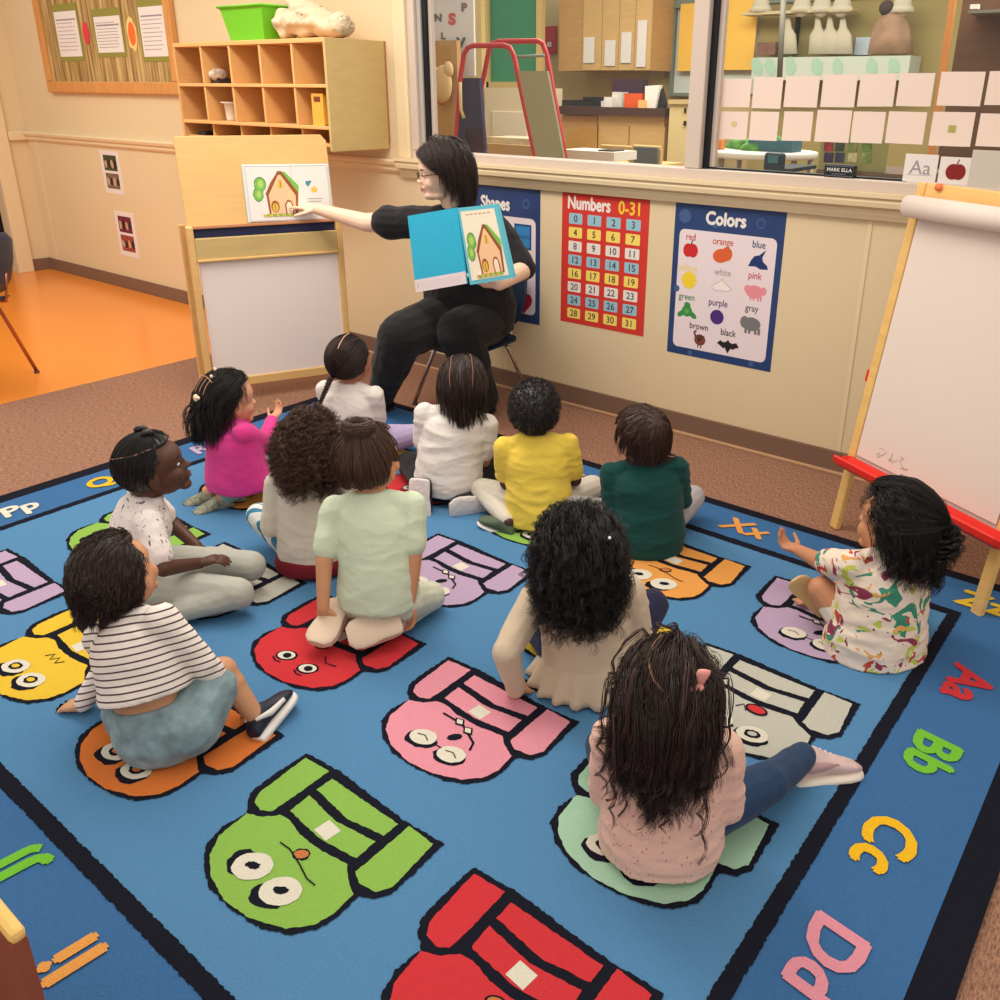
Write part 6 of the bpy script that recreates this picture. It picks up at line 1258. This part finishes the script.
for a_, d_ in ((aR, V(.1, -1, 0)), (aL, V(.35, -1, 0))): shoe(T_, a_+V(0, 0, 0), d_, UP, .25, M('shoe_black', (34, 34, 38), .5), M('sole_dark', (40, 38, 40), .6), th=.02)
faceparts(T_, hd, HRa, sA, (70, 46, 34), (186, 96, 92), (62, 44, 40), .0025)
# glasses
gm_ = M('glasses_metal', (70, 44, 40), .3, metal=.6); g = G(); P_ = lambda x, y, z: hd+HRa @ (V(x, y, z)*sA)
for x in (-1, 1):
    g.tube([P_(x*.030+.019*math.cos(a), .084, -.004+.0125*math.sin(a)) for a in [i*PI/8 for i in range(16)]], .0013, gm_, 6, closed=True); g.tube([P_(x*.049, .084, .002), P_(x*.066, .072, .002), P_(x*.077, -.005, .0)], .0017, gm_, 6)
g.tube([P_(-.011, .085, .0), P_(0, .088, .003), P_(.011, .085, .0)], .0013, gm_, 6); g.build('glasses', T_)
# hair: parted, chin length
h = Hair(hd, HRa, sA); AH = hairmat('adult', (50, 34, 32), .3)
h.shell(T_, AH, .006, front=.42, low=-.66); d = h.roots(900, low=-.66, front=.36); d = d[d[:, 1] < .34]
cmb = np.where(d[:, :1] > -.15, 1.0, -1.0)*np.array([[.75, 0, 0]])+np.array([[0, -.45, -.35]])
def fall2(sel, c, L0, L1): 
    gd = h.fall(d[sel], RNG.uniform(L0, L1, sel.sum()), 14, comb=c, thick=.030, spread=.003, out=.08); h.strands(gd, 7, .007, .006, .0009, parent=T_, mat=AH, curl=.0012, turns=1)
dt = RNG.normal(size=(5200, 3)); dt /= np.linalg.norm(dt, axis=1, keepdims=True); dt = dt[(dt[:, 2] > .50) & (dt[:, 1] > -.35) & (dt[:, 1] < .82)]
for sel_, gp_ in ((dt[:, 0] > .12, (.9, -.15, -.25)), (dt[:, 0] <= .12, (-.93, .05, -.30))): gd = h.to_point(dt[sel_], gp_, nseg=10, lift=.022); h.strands(gd, 4, .005, .008, .0010, parent=T_, mat=AH, name='hair_top')
fall2(d[:, 0] > -.15, (.45, -.55, -.6), .14, .17); fall2(d[:, 0] <= -.15, (-.45, -.42, -.8), .13, .165)
# the chair she sits on
shell_chair('classroom_chair', 'low navy shell chair with chrome legs under the seated adult', (-2.90, 3.165, 0), math.radians(182), cnavy, seat_h=.32, w=.36, spread=.03)
# the book in her left hand
bk = thing('picture_book', 'open turquoise picture book held up by the seated adult', 'book', wy(457, 247, 2.70)); BO = bk.location.copy()
def bp(x, y, Y, dy=0): return wy(x, y, Y)-BO+V(0, dy, 0)
tq = M('turquoise_page', (42, 176, 214), .6, var=.05, vscale=60); tqe = M('book_edge_blue', (96, 186, 206), .5); cre = M('page_cream', (236, 226, 204), .6)
def slab(name, cs, th, m, parent=bk):
    g = G(); q = [c for c in cs]+[c+V(.15*th, th, 0) for c in cs]; g.add(q, [(3, 2, 1, 0), (4, 5, 6, 7), (0, 1, 5, 4), (1, 2, 6, 5), (2, 3, 7, 6), (3, 0, 4, 7)], m); return g.build(name, parent)
LQ = [bp(407.5, 216, 2.76), bp(457, 207.5, 2.70), bp(467, 283.5, 2.70), bp(416, 292.5, 2.76)]; slab('left_page', LQ, .006, tq)
RQ = [bp(457.5, 208, 2.70), bp(496, 204, 2.73), bp(513, 278, 2.73), bp(470, 285, 2.70)]; slab('right_page', RQ, .018, tqe)
slab('back_cover', [bp(500, 250, 2.755), bp(508, 250, 2.755), bp(513.5, 277, 2.755), bp(508, 278, 2.755)], .004, M('cover_aqua', (150, 214, 218), .5))
def quadmap(Q):
    a, b, c, d_ = Q; n = ((b-a).cross(d_-a)).normalized(); n = n if n.y < 0 else -n
    return lambda u, v, w: (d_*(1-u)+c*u)*(1-v)+(a*(1-u)+b*u)*v+n*(w+.0006)
A = Art(quadmap(LQ), dz=.0003); A.rect(0, 0, 1, .165, M('page_white', (226, 214, 218), .6), 1); A.rect(.06, .05, .07, .12, cc('w_red', (190, 60, 60)), 2); [A.rect(.12, .04+.035*i, .9, .044+.035*i, cc('rule_pink', (216, 190, 190)), 2) for i in range(3)]; A.build('left_print', bk)
A = Art(quadmap(RQ), dz=.0003); A.rect(.06, .05, .93, .95, cre, 1); 
H2 = Art(quadmap(RQ), dz=.0003); FF = H2.F; H2.F = lambda u, v, w: FF(.08+u*.84, .07+v*.70, w+.0004); house(H2, 0, 0, 1.0); 
for k_ in range(6): A.rect(.18+.11*k_, .895, .26+.11*k_, .91, cc('tan_text', (196, 160, 120)), 2)
A.build('right_print', bk); H2.build('house_drawing', bk)
